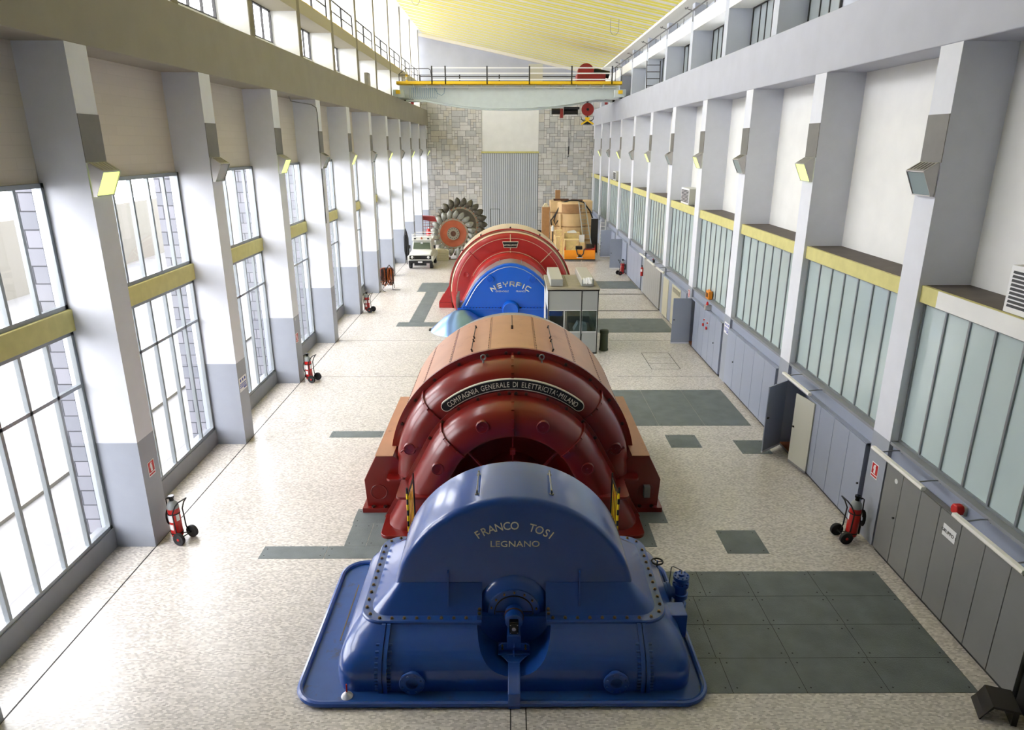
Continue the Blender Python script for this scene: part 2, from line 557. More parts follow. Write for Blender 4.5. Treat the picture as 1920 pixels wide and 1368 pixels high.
# clerestory, left: gallery beam with soffit and parapet, windows below and above
for k in range(-1, 12):
    ya = PY(k - 1) + 0.4
    yb = PY(k) if k < 11 else BACK
    if k < 1:
        struct(MB().box(-9.75, -9.5, ya, yb, 12.1, 19.1).build('wall_left', 'painted_brick', smooth=0))  # unseen clerestory bays closed too, to cut daylight near the viewpoint
        continue
    struct(MB().box(-9.75, -8.6, ya, yb, 13.97, 14.5).build('gallery_beam', 'tan_panel'))
    grid_window(-9.7, ya + 1.2, yb - 0.05, 12.75, 13.97, [ya + 1.2 + 1.0 * i for i in range(1, 4)], [], 'dark_frame', 'pane', fr=0.05, ml=0.05)
    struct(MB().box(-9.75, -9.65, ya, ya + 1.2, 12.1, 13.97).box(-9.75, -9.65, ya, yb, 12.1, 12.75).box(-9.65, -9.3, ya, yb, 12.1, 12.3).build('wall_left', 'clerestory_white'))
    grid_window(-9.72, ya, yb, 14.5, 19.1, [ya + (yb - ya) / 2], [], 'clerestory_white', 'pane', dx=0.04, ml=0.04)
struct(MB().box(-9.8, -8.3, FRONT, BACK, 19.05, 19.35).build('trim_60', 'clerestory_white'))
# right wall
struct(MB().box(9.4, 9.7, FRONT, BACK, 6.0, 10.62).build('wall_right', 'white_wall'))
struct(MB().box(8.95, 9.7, FRONT, BACK, 0, 6.0).build('wall_right', 'cabinet_blue'))
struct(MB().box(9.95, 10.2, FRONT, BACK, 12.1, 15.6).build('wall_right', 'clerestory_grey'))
tn = 40
for k in range(-1, 12):
    ya = PY(k - 1) + 0.7
    yb = PY(k) if k < 11 else BACK
    if yb - ya < 1: continue
    # yellow band and dark ledge over it
    struct(MB().box(8.42, 8.56, ya, yb, 5.74, 6.08).build('trim_%d' % tn, 'yellow_paint' if k else ['yellow_paint'], smooth=0)); tn += 1
    struct(MB().box(8.5, 9.4, ya, yb, 6.0, 6.085).build('trim_%d' % tn, 'ledge_brown', smooth=0)); tn += 1
    # frosted glazing
    cols = [yb - 0.06 - (yb - ya) / 7.0 * i for i in range(1, 7)]
    w = grid_window(8.56, ya, yb, 2.62, 5.74, cols, [], 'alu_frame', 'frost_glass', dx=0.04, fr=0.05, ml=0.05)
    struct(MB().box(8.36, 8.95, ya, yb, 2.55, 2.62).build('window_sill', 'sill_grey'))
    struct(MB().box(8.44, 8.52, ya, yb, 2.2, 2.55).build('wall_right', 'cabinet_blue'))
    # clerestory
    y2 = PY(k - 1) + 0.5
    struct(MB().box(8.92, 10.0, y2, yb, 14.08, 14.68).build('gallery_beam', 'clerestory_white'))
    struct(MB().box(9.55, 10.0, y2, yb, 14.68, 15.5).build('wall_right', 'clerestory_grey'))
    struct(MB().box(9.4, 9.95, y2 + 2.6, yb, 12.1, 12.42).build('window_sill', 'clerestory_white', bevel=0.1))
    grid_window(9.9, y2 + 2.75, yb - 0.1, 12.42, 14.08, [y2 + 3.5, y2 + 4.2], [], 'dark_frame', 'grey_glass', dx=0.04, fr=0.05, ml=0.05)
# the yellow band of the nearest bay is patched white
struct(MB().box(8.408, 8.43, 9.9, 13.15, 5.745, 6.075).build('trim_90', 'white_wall'))

# ceiling: mono-pitch, yellow sheets between white ribs
def zc(x): return 17.28 - 0.205 * x
m = MB()
y = FRONT
per = 1.55
i = 0
while y < BACK:
    y1 = min(y + 1.1, BACK); y2 = min(y + per, BACK)
    def quad(ya, yb, dz0, dz1, xa=-8.35, xb=8.55):
        m.add([(xa, ya, zc(xa) + dz0), (xb, ya, zc(xb) + dz0), (xb, yb, zc(xb) + dz1), (xa, yb, zc(xa) + dz1)], [(0, 1, 2, 3)])
    m.cur = 0
    quad(y, y + .52, 0, 0)
    m.cur = 0; quad(y + .62, y1, 0, 0)
    m.cur = 1; quad(y + .52, y + .54, 0, -.012); quad(y + .54, y + .60, -.012, -.012); quad(y + .60, y + .62, -.012, 0)
    quad(y1, y1 + .04, 0, -0.025); quad(y1 + .04, y2 - .04, -0.025, -0.025); quad(y2 - .04, y2, -0.025, 0)
    y += per
struct(m.build('ceiling', ['ceiling_yellow', 'ceiling_white'], smooth=0))
struct(MB().prism([(-9.8, zc(-9.8) + .15), (10.4, zc(10.4) + .15), (10.4, zc(10.4) + .4), (-9.8, zc(-9.8) + .4)], 'y', FRONT, BACK).build('ceiling', 'ceiling_white'))
struct(MB().prism([(8.5, zc(8.5) - .14), (9.6, zc(9.6) - .14), (9.6, zc(9.6) + .2), (8.5, zc(8.5) + .2)], 'y', FRONT, BACK).build('trim_91', 'clerestory_white'))
# end walls
def ashlar(x0, x1, z0, z1, seed):
    """irregular cut-stone facing: rectangles of many sizes on a hidden grid"""
    random.seed(seed)
    c = .27
    nx = int(round((x1 - x0) / c)); nz = int(round((z1 - z0) / c)); cx_ = (x1 - x0) / nx; cz = (z1 - z0) / nz
    used = [[False] * nx for _ in range(nz)]
    m = MB()
    m.cur = 5; m.box(x0, x1, BACK, BACK + .3, z0, z1)
    sizes = [(3, 2), (2, 2), (3, 1), (2, 1), (2, 2), (1, 2), (3, 2), (4, 2), (1, 1), (2, 3)]
    for j in range(nz):
        for i in range(nx):
            if used[j][i]: continue
            random.shuffle(sizes)
            for (w, h) in sizes + [(1, 1)]:
                if i + w <= nx and j + h <= nz and all(not used[j + b][i + a] for a in range(w) for b in range(h)):
                    break
            for a in range(w):
                for b in range(h): used[j + b][i + a] = True
            m.cur = random.randrange(5)
            g = .014
            m.box(x0 + i * cx_ + g, x0 + (i + w) * cx_ - g, BACK - .02 - random.random() * .015, BACK + .01, z0 + j * cz + g, z0 + (j + h) * cz - g)
    return struct(m.build('wall_back', ['stone_a', 'stone_b', 'stone_c', 'stone_d', 'stone_e', 'stone_joint'], smooth=0))
ashlar(-9.8, -2.8, 0, 14.2, 11)
ashlar(2.95, 10.3, 0, 14.2, 12)
struct(MB().box(-2.8, 2.95, BACK + 0.05, BACK + 0.3, 8.08, 14.2).build('wall_back', 'white_wall'))
struct(MB().prism([(-9.8, 14.2), (10.3, 14.2), (10.3, zc(10.3) + .1), (-9.8, zc(-9.8) + .1)], 'y', BACK, BACK + .3).build('wall_back', 'gable_grey'))
struct(MB().prism([(-8.8, zc(-8.8) - .28), (8.9, zc(8.9) - .28), (8.9, zc(8.9)), (-8.8, zc(-8.8))], 'y', BACK - .4, BACK).build('trim_92', 'ceiling_white'))
struct(MB().box(-10, 10.3, FRONT - 0.3, FRONT, 0, 21).build('wall_front', 'pillar_grey'))
struct(MB().box(-9.75, -9.5, FRONT, PY(-2) + .4, 12.1, 19.1).build('wall_left', 'painted_brick', smooth=0))  # closes the last unseen clerestory bay against daylight
# big folding gate with wicket door in the back wall
m = MB()
m.cur = 1; m.box(-2.8, 2.95, BACK - .02, BACK + .2, 0, 8.08)
m.cur = 0
for i in range(26):
    x = -2.78 + i * 0.22
    m.box(x, x + .175, BACK - .07, BACK - .02, 0.05, 8.0)
g = struct(m.build('door_1', ['gate_metal', 'gate_groove'], smooth=0))
MB().box(-2.85, 3.0, BACK - .1, BACK, 8.03, 8.2).build('door_header', 'yellow_paint', g)
MB().box(0.06, 0.08, BACK - .09, BACK, 0.05, 8.0).build('door_seam', 'dark_frame', g)
m = MB()
for (a, b, c, d) in ((-2.0, -1.97, 0.05, 2.5), (-1.03, -1.0, 0.05, 2.5), (-2.0, -1.0, 2.47, 2.5)):
    m.box(a, b, BACK - .09, BACK, c, d)
m.build('wicket_frame', 'dark_frame', g)
# outside: paving, kerb, far boundary wall, stone piers
ext = struct(MB().box(-60, -9.4, -30, 110, -0.4, -0.06).build('ground_outside', 'exterior_pave'))
struct(MB().box(-12.6, -12.45, -30, 110, -0.06, 0.04).build('kerb_outside', 'exterior_wall'))
struct(MB().box(-30.4, -30, -30, 110, -0.06, 4.5).build('boundary_wall', 'exterior_wall'))
for k in range(-1, 11):
    struct(MB().box(-9.75, -9.31, PY(k), PY(k) + .7, -.06, 12.1).build('outer_pier', 'outdoor_stone'))
# railings on the left gallery, one per bay
rail = thing('gallery_railing', 'x', 'railing', (-8.66, PY(0) + .45, 14.5))
m = MB()
L = PITCHY - 0.95
m.box(-.03, .03, 0, L, 0, .05)
rail_kick = m.build('kick_plate', 'crane_yellow', rail)
m = MB()
m.tube([(0, 0.05, 0), (0, 0.05, .92), (0, .15, 1.0), (0, L - .15, 1.0), (0, L - .05, .92), (0, L - .05, 0)], .04, 6)
m.tube([(0, .05, .5), (0, L - .05, .5)], .032, 6)
for t in (.45,): m.box(-.04, .04, L * t - .04, L * t + .04, 0, 1.0)
m.build('handrail', 'dark_frame', rail)
NTH = ['first', 'second', 'third', 'fourth', 'fifth', 'sixth', 'seventh', 'eighth', 'ninth', 'tenth', 'eleventh', 'twelfth']
for j, k in enumerate(range(2, 10)):
    r = rail if j == 0 else copy_tree(rail)
    place(r, (-8.66, PY(k) + .45, 14.5), 0, 'black gallery railing with yellow kick plate, upper left, %s from the camera' % NTH[j], 'gallery railings')
# ================================================================ FLOOR PLATES
def plate(x0, x1, y0, y1, label, group, holes=True):
    o = tag(MB().box(x0 + .006, x1 - .006, y0 + .006, y1 - .006, 0, .006).build('floor_plate', 'floor_plate', smooth=0), label, 'floor plate', group)
    if holes:
        multi('lifting_hole', 'black', o, MB().cyl((0, 0, .005), (0, 0, .0075), .016, 8), [(x0 + .1, y0 + .12, 0), (x1 - .1, y0 + .12, 0), (x0 + .1, y1 - .12, 0), (x1 - .1, y1 - .12, 0)])
    return o
rows = [(9.25, 10.08, [3.25, 3.77, 5.03, 6.43, 7.93]), (10.08, 10.98, [3.25, 3.72, 5.04, 6.45, 7.93]),
        (10.98, 11.85, [3.25, 3.75, 5.03, 6.47, 7.93]), (11.85, 12.71, [3.25, 4.03, 5.03, 6.45, 7.93])]
struct(MB().box(3.25, 7.93, 9.25, 12.71, 0, .0015).build('trim_95', 'floor_joint', smooth=0))
rn = ['nearest', 'second', 'third', 'farthest']
cn = ['first beside the blue turbine', 'second from the turbine', 'third from the turbine', 'last beside the grey cabinets']
for r, (ya, yb, xs) in enumerate(rows):
    for c in range(4):
        plate(xs[c], xs[c + 1], ya, yb, 'dark chequered steel floor plate, %s row, %s' % (rn[r], cn[c]), 'large plate field right of the near turbine')
plate(4.93, 5.89, 13.38, 14.37, 'lone square steel floor plate right of the near turbine and near generator', 'single plates')
def field(x0, x1, y0, y1, n, lab, grp, ny=1):
    w = (x1 - x0) / n
    hgt = (y1 - y0) / ny
    for j in range(ny):
        for i in range(n):
            extra = '' if n * ny == 1 else (', %s strip from the left' % NTH[i] if ny == 1 else ', %s from left, %s row from the camera' % (NTH[i], NTH[j]))
            plate(x0 + w * i, x0 + w * (i + 1), y0 + hgt * j, y0 + hgt * (j + 1), lab + extra, grp)
field(3.4, 7.97, 20.78, 24.23, 3, 'worn grey floor plate right of the big red generator', 'plate field beside the big red generator')
plate(4.94, 5.9, 19.07, 20.04, 'small square floor plate in front of the worn plate field', 'single plates')
plate(6.98, 7.9, 18.62, 19.62, 'small square floor plate beside the open folding cabinet door', 'single plates')
field(4.3, 8.15, 32.55, 35.4, 2, 'grey floor plate behind the green bin', 'plates behind the green bin')
field(4.6, 8.28, 43.35, 45.9, 2, 'grey floor plate beyond the two floor channels on the right', 'far right plates')
plate(-5.64, -4.17, 13.22, 13.72, 'narrow steel floor plate at the far left end of the strip', 'plates left of the near turbine')
plate(-4.17, -2.7, 13.22, 13.72, 'narrow steel floor plate at the back left corner of the blue turbine', 'plates left of the near turbine')
plate(-3.83, -3.32, 13.72, 14.71, 'pale floor plate set into the corner before the red generator foot', 'plates left of the near turbine')
plate(-3.32, -2.3, 13.72, 14.71, 'smooth grey floor plate under the left edge of the red bell', 'plates left of the near turbine')
plate(-3.85, -2.9, 14.71, 15.4, 'smooth grey floor plate at the left generator foot', 'plates left of the near turbine')
plate(2.6, 3.4, 13.66, 14.71, 'smooth grey floor plate under the right edge of the red bell', 'plates at the right generator foot')
plate(2.9, 3.88, 14.71, 15.4, 'smooth grey floor plate at the right generator foot', 'plates at the right generator foot')
plate(-5.72, -4.05, 19.87, 20.38, 'narrow floor plate left of the red generator shell', 'single plates')
plate(-5.8, -3.6, 33.75, 34.63, 'pale blue-grey floor plate left of the silver cowl, nearest of the path', 'plate path left of the far generator')
plate(-5.25, -4.47, 34.63, 38.7, 'pale blue-grey floor plate in the middle of the path', 'plate path left of the far generator')
plate(-5.25, -4.47, 38.7, 42.4, 'pale blue-grey floor plate, third along the path', 'plate path left of the far generator')
plate(-5.85, -3.95, 42.4, 45.37, 'pale blue-grey floor plate at the far end of the path', 'plate path left of the far generator')
m = MB()
for (a, b, c, d) in ((5.86, 7.07, 29.08, 29.1), (5.86, 7.07, 26.74, 26.76), (5.86, 5.88, 26.74, 29.1), (7.05, 7.07, 26.74, 29.1), (5.86, 7.07, 27.5, 27.51), (5.86, 7.07, 28.3, 28.31)):
    m.box(a, b, c, d, 0, .003)
tag(m.build('floor_hatch', 'floor_joint'), 'tiled floor hatch outlined by thin dark joints, in front of the green bin', 'hatch')

# ================================================================ NEAR BLUE TURBINE
CX = 0.07
T = thing('water_turbine', 'blue painted turbine casing lettered Franco Tosi, nearest machine to the camera', 'turbine', (CX, 11, 0), world=True)
# drip tray
tray = MB().loft([rrect(-3.52, 3.26, 9.02, 12.95, .42, .0), rrect(-3.52, 3.26, 9.02, 12.95, .42, .045)]).build('drip_tray', 'blue_paint_dirty', T)
loop = rrect(-3.56, 3.3, 8.98, 12.98, .45, .06, 8)
MB().tube(loop, .055, 8, closed=True).build('tray_rim', 'blue_paint', tray)
# lower casing
ZF = .93
def low(ins, insb, z, r):
    return rrect(CX - 3.02 + ins * .55, CX + 3.02 - ins * .55, 9.27 + ins, 12.72 - insb, r, z, 8)
lv = [(0, 0, .04, .35), (0, 0, .30, .35), (.03, .02, .44, .35), (.10, .05, .56, .37), (.22, .1, .68, .4), (.38, .16, .78, .42), (.52, .2, .86, .42), (.6, .22, ZF, .42)]
lc = MB().loft([low(*q) for q in lv]).build('lower_casing', 'blue_paint', T)
Toff = Vector(T['_off'])
SH = (CX, 0.95)
boolean_cut(lc, [(MB().cyl((CX, 8.5, .97), (CX, 10.05, .97), .64, 40))])
# flange plates with bolts
def flange_loop(x0, x1, y0, y1, r, z): return rrect(x0, x1, y0, y1, r, z, 8)
fx0, fx1, fy0, fy1 = CX - 2.70, CX + 2.70, 9.86, 12.58
fl = MB().loft([flange_loop(fx0 + .02, fx1 - .02, fy0 + .02, fy1 - .02, .4, ZF - .05), flange_loop(fx0, fx1, fy0, fy1, .42, ZF - .03), flange_loop(fx0, fx1, fy0, fy1, .42, ZF + .03), flange_loop(fx0 + .02, fx1 - .02, fy0 + .02, fy1 - .02, .4, ZF + .05)]).build('split_flange', 'blue_paint', T)
boolean_cut(fl, [(MB().box(CX - .56, CX + .56, 9.5, 10.2, .5, 1.4))])
bm_ = MB().cyl((0, 0, 0), (0, 0, .012), .032, 12).lathe([(0, .035), (.02, .034), (.022, .03), (.024, .012)], n=6)
path = rrect(fx0 + .085, fx1 - .085, fy0 + .085, fy1 - .085, .36, ZF + .05, 8)
pts = []
acc = 0
for i in range(len(path)):
    a = Vector(path[i]); b = Vector(path[(i + 1) % len(path)])
    d = (b - a).length
    t = -acc
    while t + .215 <= d:
        t += .215
        pts.append(a + (b - a) * (t / d))
    acc = d - t if t >= 0 else acc + d
multi('bolt', 'bolt_brass', fl, bm_, [p for p in pts if not (abs(p.x - CX) < .62 and p.y < 10.3)])
# hood: skirt, half drum
hd = MB()
sk = []
for t in (0, .15, .5, .85, 1):
    e = t
    sk.append(rrect(CX - 2.52 + .46 * e, CX + 2.52 - .46 * e, 10.02 + .27 * e, 12.42 - .62 * e, .32 - .2 * e, ZF + .05 + (1.46 - ZF - .05) * t, 6))
skirt = hd.loft(sk).build('hood_skirt', 'blue_paint', T)
boolean_cut(skirt, [(MB().box(CX - .56, CX + .56, 9.5, 10.34, .5, 1.8))])
hd = MB()
R1 = 2.16; zc0 = .95
prof = [(0.0, 10.3), (R1 - .13, 10.3), (R1 - .085, 10.306), (R1 - .045, 10.325), (R1 - .015, 10.36), (R1, 10.41), (R1, 11.72), (R1 - .04, 11.76), (0, 11.76)]
a0 = math.asin((1.43 - zc0) / R1)
hd.lathe(prof, (CX, 0, zc0), 'y', 72, a0, PI - a0)
hd.prism([(CX - 2.0, 1.0), (CX + 2.0, 1.0), (CX + 2.0, 1.45), (CX, zc0 + .7), (CX - 2.0, 1.45)], 'y', 10.305, 11.74)
hood = hd.build('upper_hood', 'blue_paint', T, smooth=30)
m = MB()
arc_text(m, 'FRANCO  TOSI', .215, CX, 1.42, 1.10, 10.296, 1.22, sx=.9)
text_on(m, 'LEGNANO', .165, (CX + .02, 10.296, 2.18), (1, 0, 0), (0, 0, 1), .006, 1.1)
m.build('lettering', 'letter_cream', hood)
for s in (-1, 1):
    x = CX + s * .64 + (.02 if s > 0 else 0)
    z = zc0 + math.sqrt(R1 ** 2 - .64 ** 2)
    m = MB()
    m.cyl((x, 10.62, z + .06), (x, 11.4, z + .06), .014, 8)
    for yy in (10.64, 11.38): m.cyl((x, yy, z - .03), (x, yy, z + .08), .018, 8); m.cyl((x, yy, z - .02), (x, yy, z + .01), .04, 8)
    m.build('grab_rod', 'steel', hood)
    # lifting fin
    x = CX + s * 1.15
    MB().prism([(10.32, 1.72), (10.22, 1.70), (10.08, 1.12), (10.2, 1.05), (10.34, 1.4)], 'x', x - .014, x + .014).build('lifting_fin', 'blue_paint', hood)
# bearing housing in the middle
m = MB()
m.lathe([(.64, 10.5), (.64, 10.34), (.615, 10.26), (.56, 10.19), (.47, 10.16), (.46, 10.15), (.455, 10.12), (0, 10.12)], (CX, 0, .97), 'y', 56)
hs = m.build('bearing_housing', 'blue_paint', T)
multi('cover_bolt', 'bolt_brass', hs, MB().cyl((0, .005, 0), (0, -.035, 0), .018, 6), [(CX + .405 * math.cos(2 * PI * i / 14 + .2), 10.125, .97 + .405 * math.sin(2 * PI * i / 14 + .2)) for i in range(14)])
m = MB()
m.lathe([(.33, 10.125), (.33, 10.105), (.345, 10.105), (.345, 10.125)], (CX, 0, .97), 'y', 40)
m.box(CX - .32, CX + .32, 10.11, 10.125, .975, .987)
m.build('cover_seam', 'black', hs)
for s in (-1, 1):
    MB().box(CX + s * .60 - .04, CX + s * .60 + .04, 9.9, 10.3, .98, 1.06).build('clamp_bar', 'blue_paint_dirty', hs)
    multi('clamp_bolt', 'bolt_brass', hs, MB().cyl((0, 0, 0), (0, 0, .04), .028, 8), [(CX + s * .6, yy, 1.055) for yy in (9.95, 10.06, 10.17)])
sf = MB().lathe([(.16, 10.13), (.16, 9.98), (.15, 9.975), (.15, 9.86), (.13, 9.85), (0, 9.85)], (CX, 0, .97), 'y', 32).build('shaft_end', 'blue_paint', T)
MB().lathe([(.152, 10.02), (.172, 10.02), (.172, 9.99), (.152, 9.99)], (CX, 0, .97), 'y', 32).build('copper_ring', 'rust', sf)
m = MB(); m.box(CX - .08, CX + .08, 9.74, 9.86, .80, 1.04)
enc = m.build('speed_sensor', 'black_gloss', T, bevel=.015)
MB().lathe([(0, 9.725), (.035, 9.725), (.04, 9.74)], (CX, 0, .92), 'y', 16).build('sensor_dial', 'chrome', enc)
multi('screw', 'chrome', enc, MB().cyl((0, .005, 0), (0, -.01, 0), .012, 6), [(CX + a, 9.74, b) for a in (-.06, .06) for b in (.84, 1.0)])
m = MB()
m.box(CX - .115, CX + .115, 9.72, 10.0, .66, .80)
m.box(CX - .12, CX + .12, 9.70, 9.72, .56, .80)
m.box(CX - .27, CX + .27, 9.66, 9.95, .44, .47)
m.prism([(CX - .27, .47), (CX - .27, .56), (CX - .2, .62), (CX + .2, .62), (CX + .27, .56), (CX + .27, .47)], 'y', 9.74, 9.77)
m.box(CX - .012, CX + .012, 9.6, 9.75, .46, .66)
br = m.build('sensor_bracket', 'blue_paint', T, bevel=.006)
multi('bracket_bolt', 'bolt_brass', br, MB().cyl((0, .005, 0), (0, -.02, 0), .018, 8), [(CX + a, 9.74, b) for a in (-.2, .2) for b in (.52, .58)])
m = MB()
m.prism([(8.93, 0), (8.93, .30), (9.10, .38), (9.62, .45), (9.9, .45), (9.9, .40), (9.3, .34), (9.12, .28), (9.1, 0)], 'x', CX - .10, CX + .10)
m.prism([(CX - .10, 9.5), (CX - .24, 9.68), (CX + .24, 9.68), (CX + .10, 9.5)], 'z', .425, .445)
m.build('support_leg', 'blue_paint', T, bevel=.005)
# vertical flanged joints on the lower casing
prof = [(9.27 + q[0], q[2]) for q in lv]
for s in (-1, 1):
    x = CX + s * 2.2
    m = MB()
    out = [(y - .05, z + (0.02 if z > .5 else 0)) for y, z in prof]
    poly = out + [(prof[-1][0] + .1, prof[-1][1]), (prof[-1][0] + .1, .04)]
    m.prism(poly, 'x', x - .075, x - .012); m.prism(poly, 'x', x + .012, x + .075)
    j = m.build('joint_rib', 'blue_paint', T)
    locs = []
    for i in range(11):
        t = .08 + i * .072
        z = .04 + t * .88
        yy = 9.27
        for a in range(len(prof) - 1):
            if prof[a][1] <= z <= prof[a + 1][1]:
                u = (z - prof[a][1]) / (prof[a + 1][1] - prof[a][1]); yy = prof[a][0] * (1 - u) + prof[a + 1][0] * u
        for e in (-.105, .105): locs.append((x + e, yy, z))
    multi('joint_bolt', 'blue_paint_dirty', j, MB().cyl((-.03, -.02, 0), (.03, -.02, 0), .02, 6), locs)
# capped ports
for s in (-1, 1):
    x = CX + s * 1.70
    m = MB()
    m.lathe([(.10, 9.3), (.10, 9.17), (.12, 9.165), (.205, 9.165), (.215, 9.175), (.215, 9.2), (.15, 9.22), (.15, 9.3)], (x, 0, .29), 'y', 32)
    p = m.build('flanged_port', 'blue_paint', T)
    MB().lathe([(0, 9.22), (.1, 9.22)], (x, 0, .29), 'y', 24).build('port_plug', 'blue_paint_dirty', p)
    multi('port_bolt', 'blue_paint_dirty', p, MB().cyl((0, .005, 0), (0, -.02, 0), .016, 6), [(x + .165 * math.cos(PI / 8 + PI * i / 4), 9.166, .29 + .165 * math.sin(PI / 8 + PI * i / 4)) for i in range(8)])
# steel strips on the left flank of the casing
MB().bar((-2.95, 9.85, .60), (-2.95, 11.4, .62), .02, .012).build('side_strip', 'bolt_brass', T)
# junction box on the right
m = MB().box(2.72, 3.2, 10.3, 10.68, .27, .75).build('junction_box', 'blue_paint', T, bevel=.01)
# valve at the right
VO = Vector((3.36, 11.45, 0))
m = MB(); m.T = Matrix.Translation(VO)
m.lathe([(0, .06), (.14, .06), (.14, .16), (.10, .17), (.10, .3), (.155, .31), (.155, .40), (.13, .41), (.12, .55), (.16, .56), (.16, .62), (.08, .63), (.07, .70), (.155, .71), (.155, .78), (.06, .785), (.06, .83), (0, .83)], n=28)
body = m.build('relief_valve', 'blue_paint', T)
body['label'] = 'upright blue flanged valve'
multi('flange_bolt', 'blue_paint', body, MB().cyl((0, 0, 0), (0, 0, .03), .02, 6), [VO + Vector((r * math.cos(PI * i / 4), r * math.sin(PI * i / 4), z)) for (r, z) in ((.12, .78), (.135, .62)) for i in range(8)])
m = MB(); m.T = Matrix.Translation(VO)
m.lathe([(.11, -.12), (.11, -.2), (.19, -.21), (.19, -.27), (.17, -.28), (.17, -.34), (.2, -.35), (.2, -.38), (.18, -.4), (.18, -.55), (0, -.55)], (0, 0, .42), 'x', 28)
m.build('side_pipe', 'blue_paint_dirty', T)
m = MB(); m.T = Matrix.Translation(VO)
m.tube([(-.23, 0, .55), (-.21, 0, .95), (-.2, 0, .98), (-.17, 0, .985), (0, 0, .9), (0, 0, .83)], .011, 8)
m.build('pressure_line', 'steel', body)
m = MB(); m.T = Matrix.Translation((2.98, 11.9, .78))
m.tube([(.11 * math.cos(a * PI / 8), .11 * math.sin(a * PI / 8), .02) for a in range(16)], .018, 8, closed=True)
for a in range(3): m.cyl((0, 0, .02), (.11 * math.cos(a * 2.094), .11 * math.sin(a * 2.094), .02), .011, 6)
hwl = m.build('hand_wheel', 'black', T)
m = MB(); m.T = Matrix.Translation((2.98, 11.9, .78))
m.cyl((0, 0, -.45), (0, 0, .04), .02, 10).lathe([(0, -.2), (.05, -.2), (.06, -.3), (.1, -.42), (.1, -.7), (0, -.7)], n=16)
m.build('wheel_stem', 'blue_paint_dirty', hwl)
# little funnel with red stick in the tray
F = thing('oil_funnel', 'small white funnel with a red stick in the front left of the drip tray', 'funnel', (-2.72, 9.17, .047))
MB().lathe([(0, .001), (.10, .001), (.09, .02), (.03, .07), (.02, .09), (0, .09)], n=20).build('cone', 'white_plastic', F)
MB().cyl((0, 0, .08), (.005, 0, .24), .013, 8).build('stick', 'sign_red', F)

# ================================================================ NEAR RED GENERATOR
G = thing('generator', 'large dark red generator behind the near blue turbine, with tan glare-coloured drum top', 'generator', (CX, 17.5, 0), world=True)
ZS = 1.0
RG = 3.07
m = MB()
m.lathe([(RG - .5, 16.0), (RG - .02, 16.0), (RG, 16.02), (RG, 19.48), (RG - .05, 19.5), (1.2, 19.5)], (CX, 0, ZS), 'y', 96, -.33, PI + .33)
drum = m.build('drum_shell', 'red_glare_tan', G)
# rim at the front and back of the drum
m = MB()
m.lathe([(RG - .05, 15.93), (RG + .035, 15.93), (RG + .035, 16.03), (RG - .05, 16.03)], (CX, 0, ZS), 'y', 96, -.33, PI + .33)
m.build('drum_rim', 'red_paint', drum)
MB().lathe([(2.95, 19.5), (2.93, 20.3), (2.85, 20.7), (2.6, 20.95), (1.0, 21.0)], (CX, 0, ZS), 'y', 72, 0, PI).build('rear_bell', 'silver', G)
# seams with rivets on the drum
RIV = []; RIVM = MB()
for a in (-62, -46, -30, -10.5, 10.5, 30, 46, 62):
    A = PI / 2 - math.radians(a)
    c, s_ = math.cos(A), math.sin(A)
    m = MB()
    m.bar((CX + (RG + .003) * c, 16.05, ZS + (RG + .003) * s_), (CX + (RG + .003) * c, 19.45, ZS + (RG + .003) * s_), .02 if abs(a) in (30, 62) else .012, .008, upv=(c, 0, s_))
    m.build('panel_seam', 'red_paint', drum)
    AA = A - (1 if a > 0 else -1) * .012
    rl = [(CX + RG * math.cos(AA), 16.15 + i * .15, ZS + RG * math.sin(AA)) for i in range(22)]
    if abs(a) < 35:
        RIV.append((rl, AA))
    else:
        n_ = Vector((math.cos(AA), 0, math.sin(AA)))
        for p in rl: RIVM.cyl(Vector(p), Vector(p) + n_ * .012, .013, 6)
rl = [p for r, _ in RIV for p in r]
multi('rivet', 'bolt_dark', drum, MB().cyl((0, 0, -.005), (0, 0, .012), .013, 6), rl, [(0, PI / 2 - aa, 0) for r, aa in RIV for _ in r])
RIVM.build('rivets', 'bolt_dark', drum)['kind'] = 'stuff'
# grab rods on the drum
for a in (-19, 19):
    A = PI / 2 - math.radians(a)
    n_ = Vector((math.cos(A), 0, math.sin(A))); base = Vector((CX, 0, ZS)) + n_ * RG
    for (ya, yb) in ((16.3, 17.2), (17.5, 18.6)):
        m = MB()
        m.cyl(base + n_ * .06 + Vector((0, ya, 0)), base + n_ * .06 + Vector((0, yb, 0)), .013, 8)
        for yy in (ya, yb): m.cyl(base + Vector((0, yy, 0)) - n_ * .01, base + n_ * .08 + Vector((0, yy, 0)), .022, 8)
        m.build('grab_rod', 'bolt_dark', drum)
m = MB(); m.cyl((CX, 17.9, ZS + RG), (CX, 17.9, ZS + RG + .1), .03, 8); m.cyl((CX, 17.9, ZS + RG + .03), (CX, 19.3, ZS + RG + .03), .01, 6)
m.build('drum_latch', 'bolt_dark', drum)
# outer bell: a ring that bulges to the front, round above the shaft and closing in below the split
def ringprof(pr, n=80, a0=-.45, a1=PI + .45, o=(CX, 0, ZS), mbx=None):
    m = mbx or MB(); m.lathe(pr, o, 'y', n, a0, a1); return m
ob = MB()
ob.lathe([(RG - .02, 15.98), (RG - .03, 15.94), (RG - .13, 15.93), (RG - .14, 15.75), (RG - .17, 15.5), (RG - .25, 15.3), (RG - .38, 15.17), (RG - .55, 15.12), (2.26, 15.12), (2.2, 15.14), (2.2, 15.4)], (CX, 0, ZS), 'y', 96, 0, PI)
ob2 = []
outer = ob.build('outer_bell', 'red_paint', G)
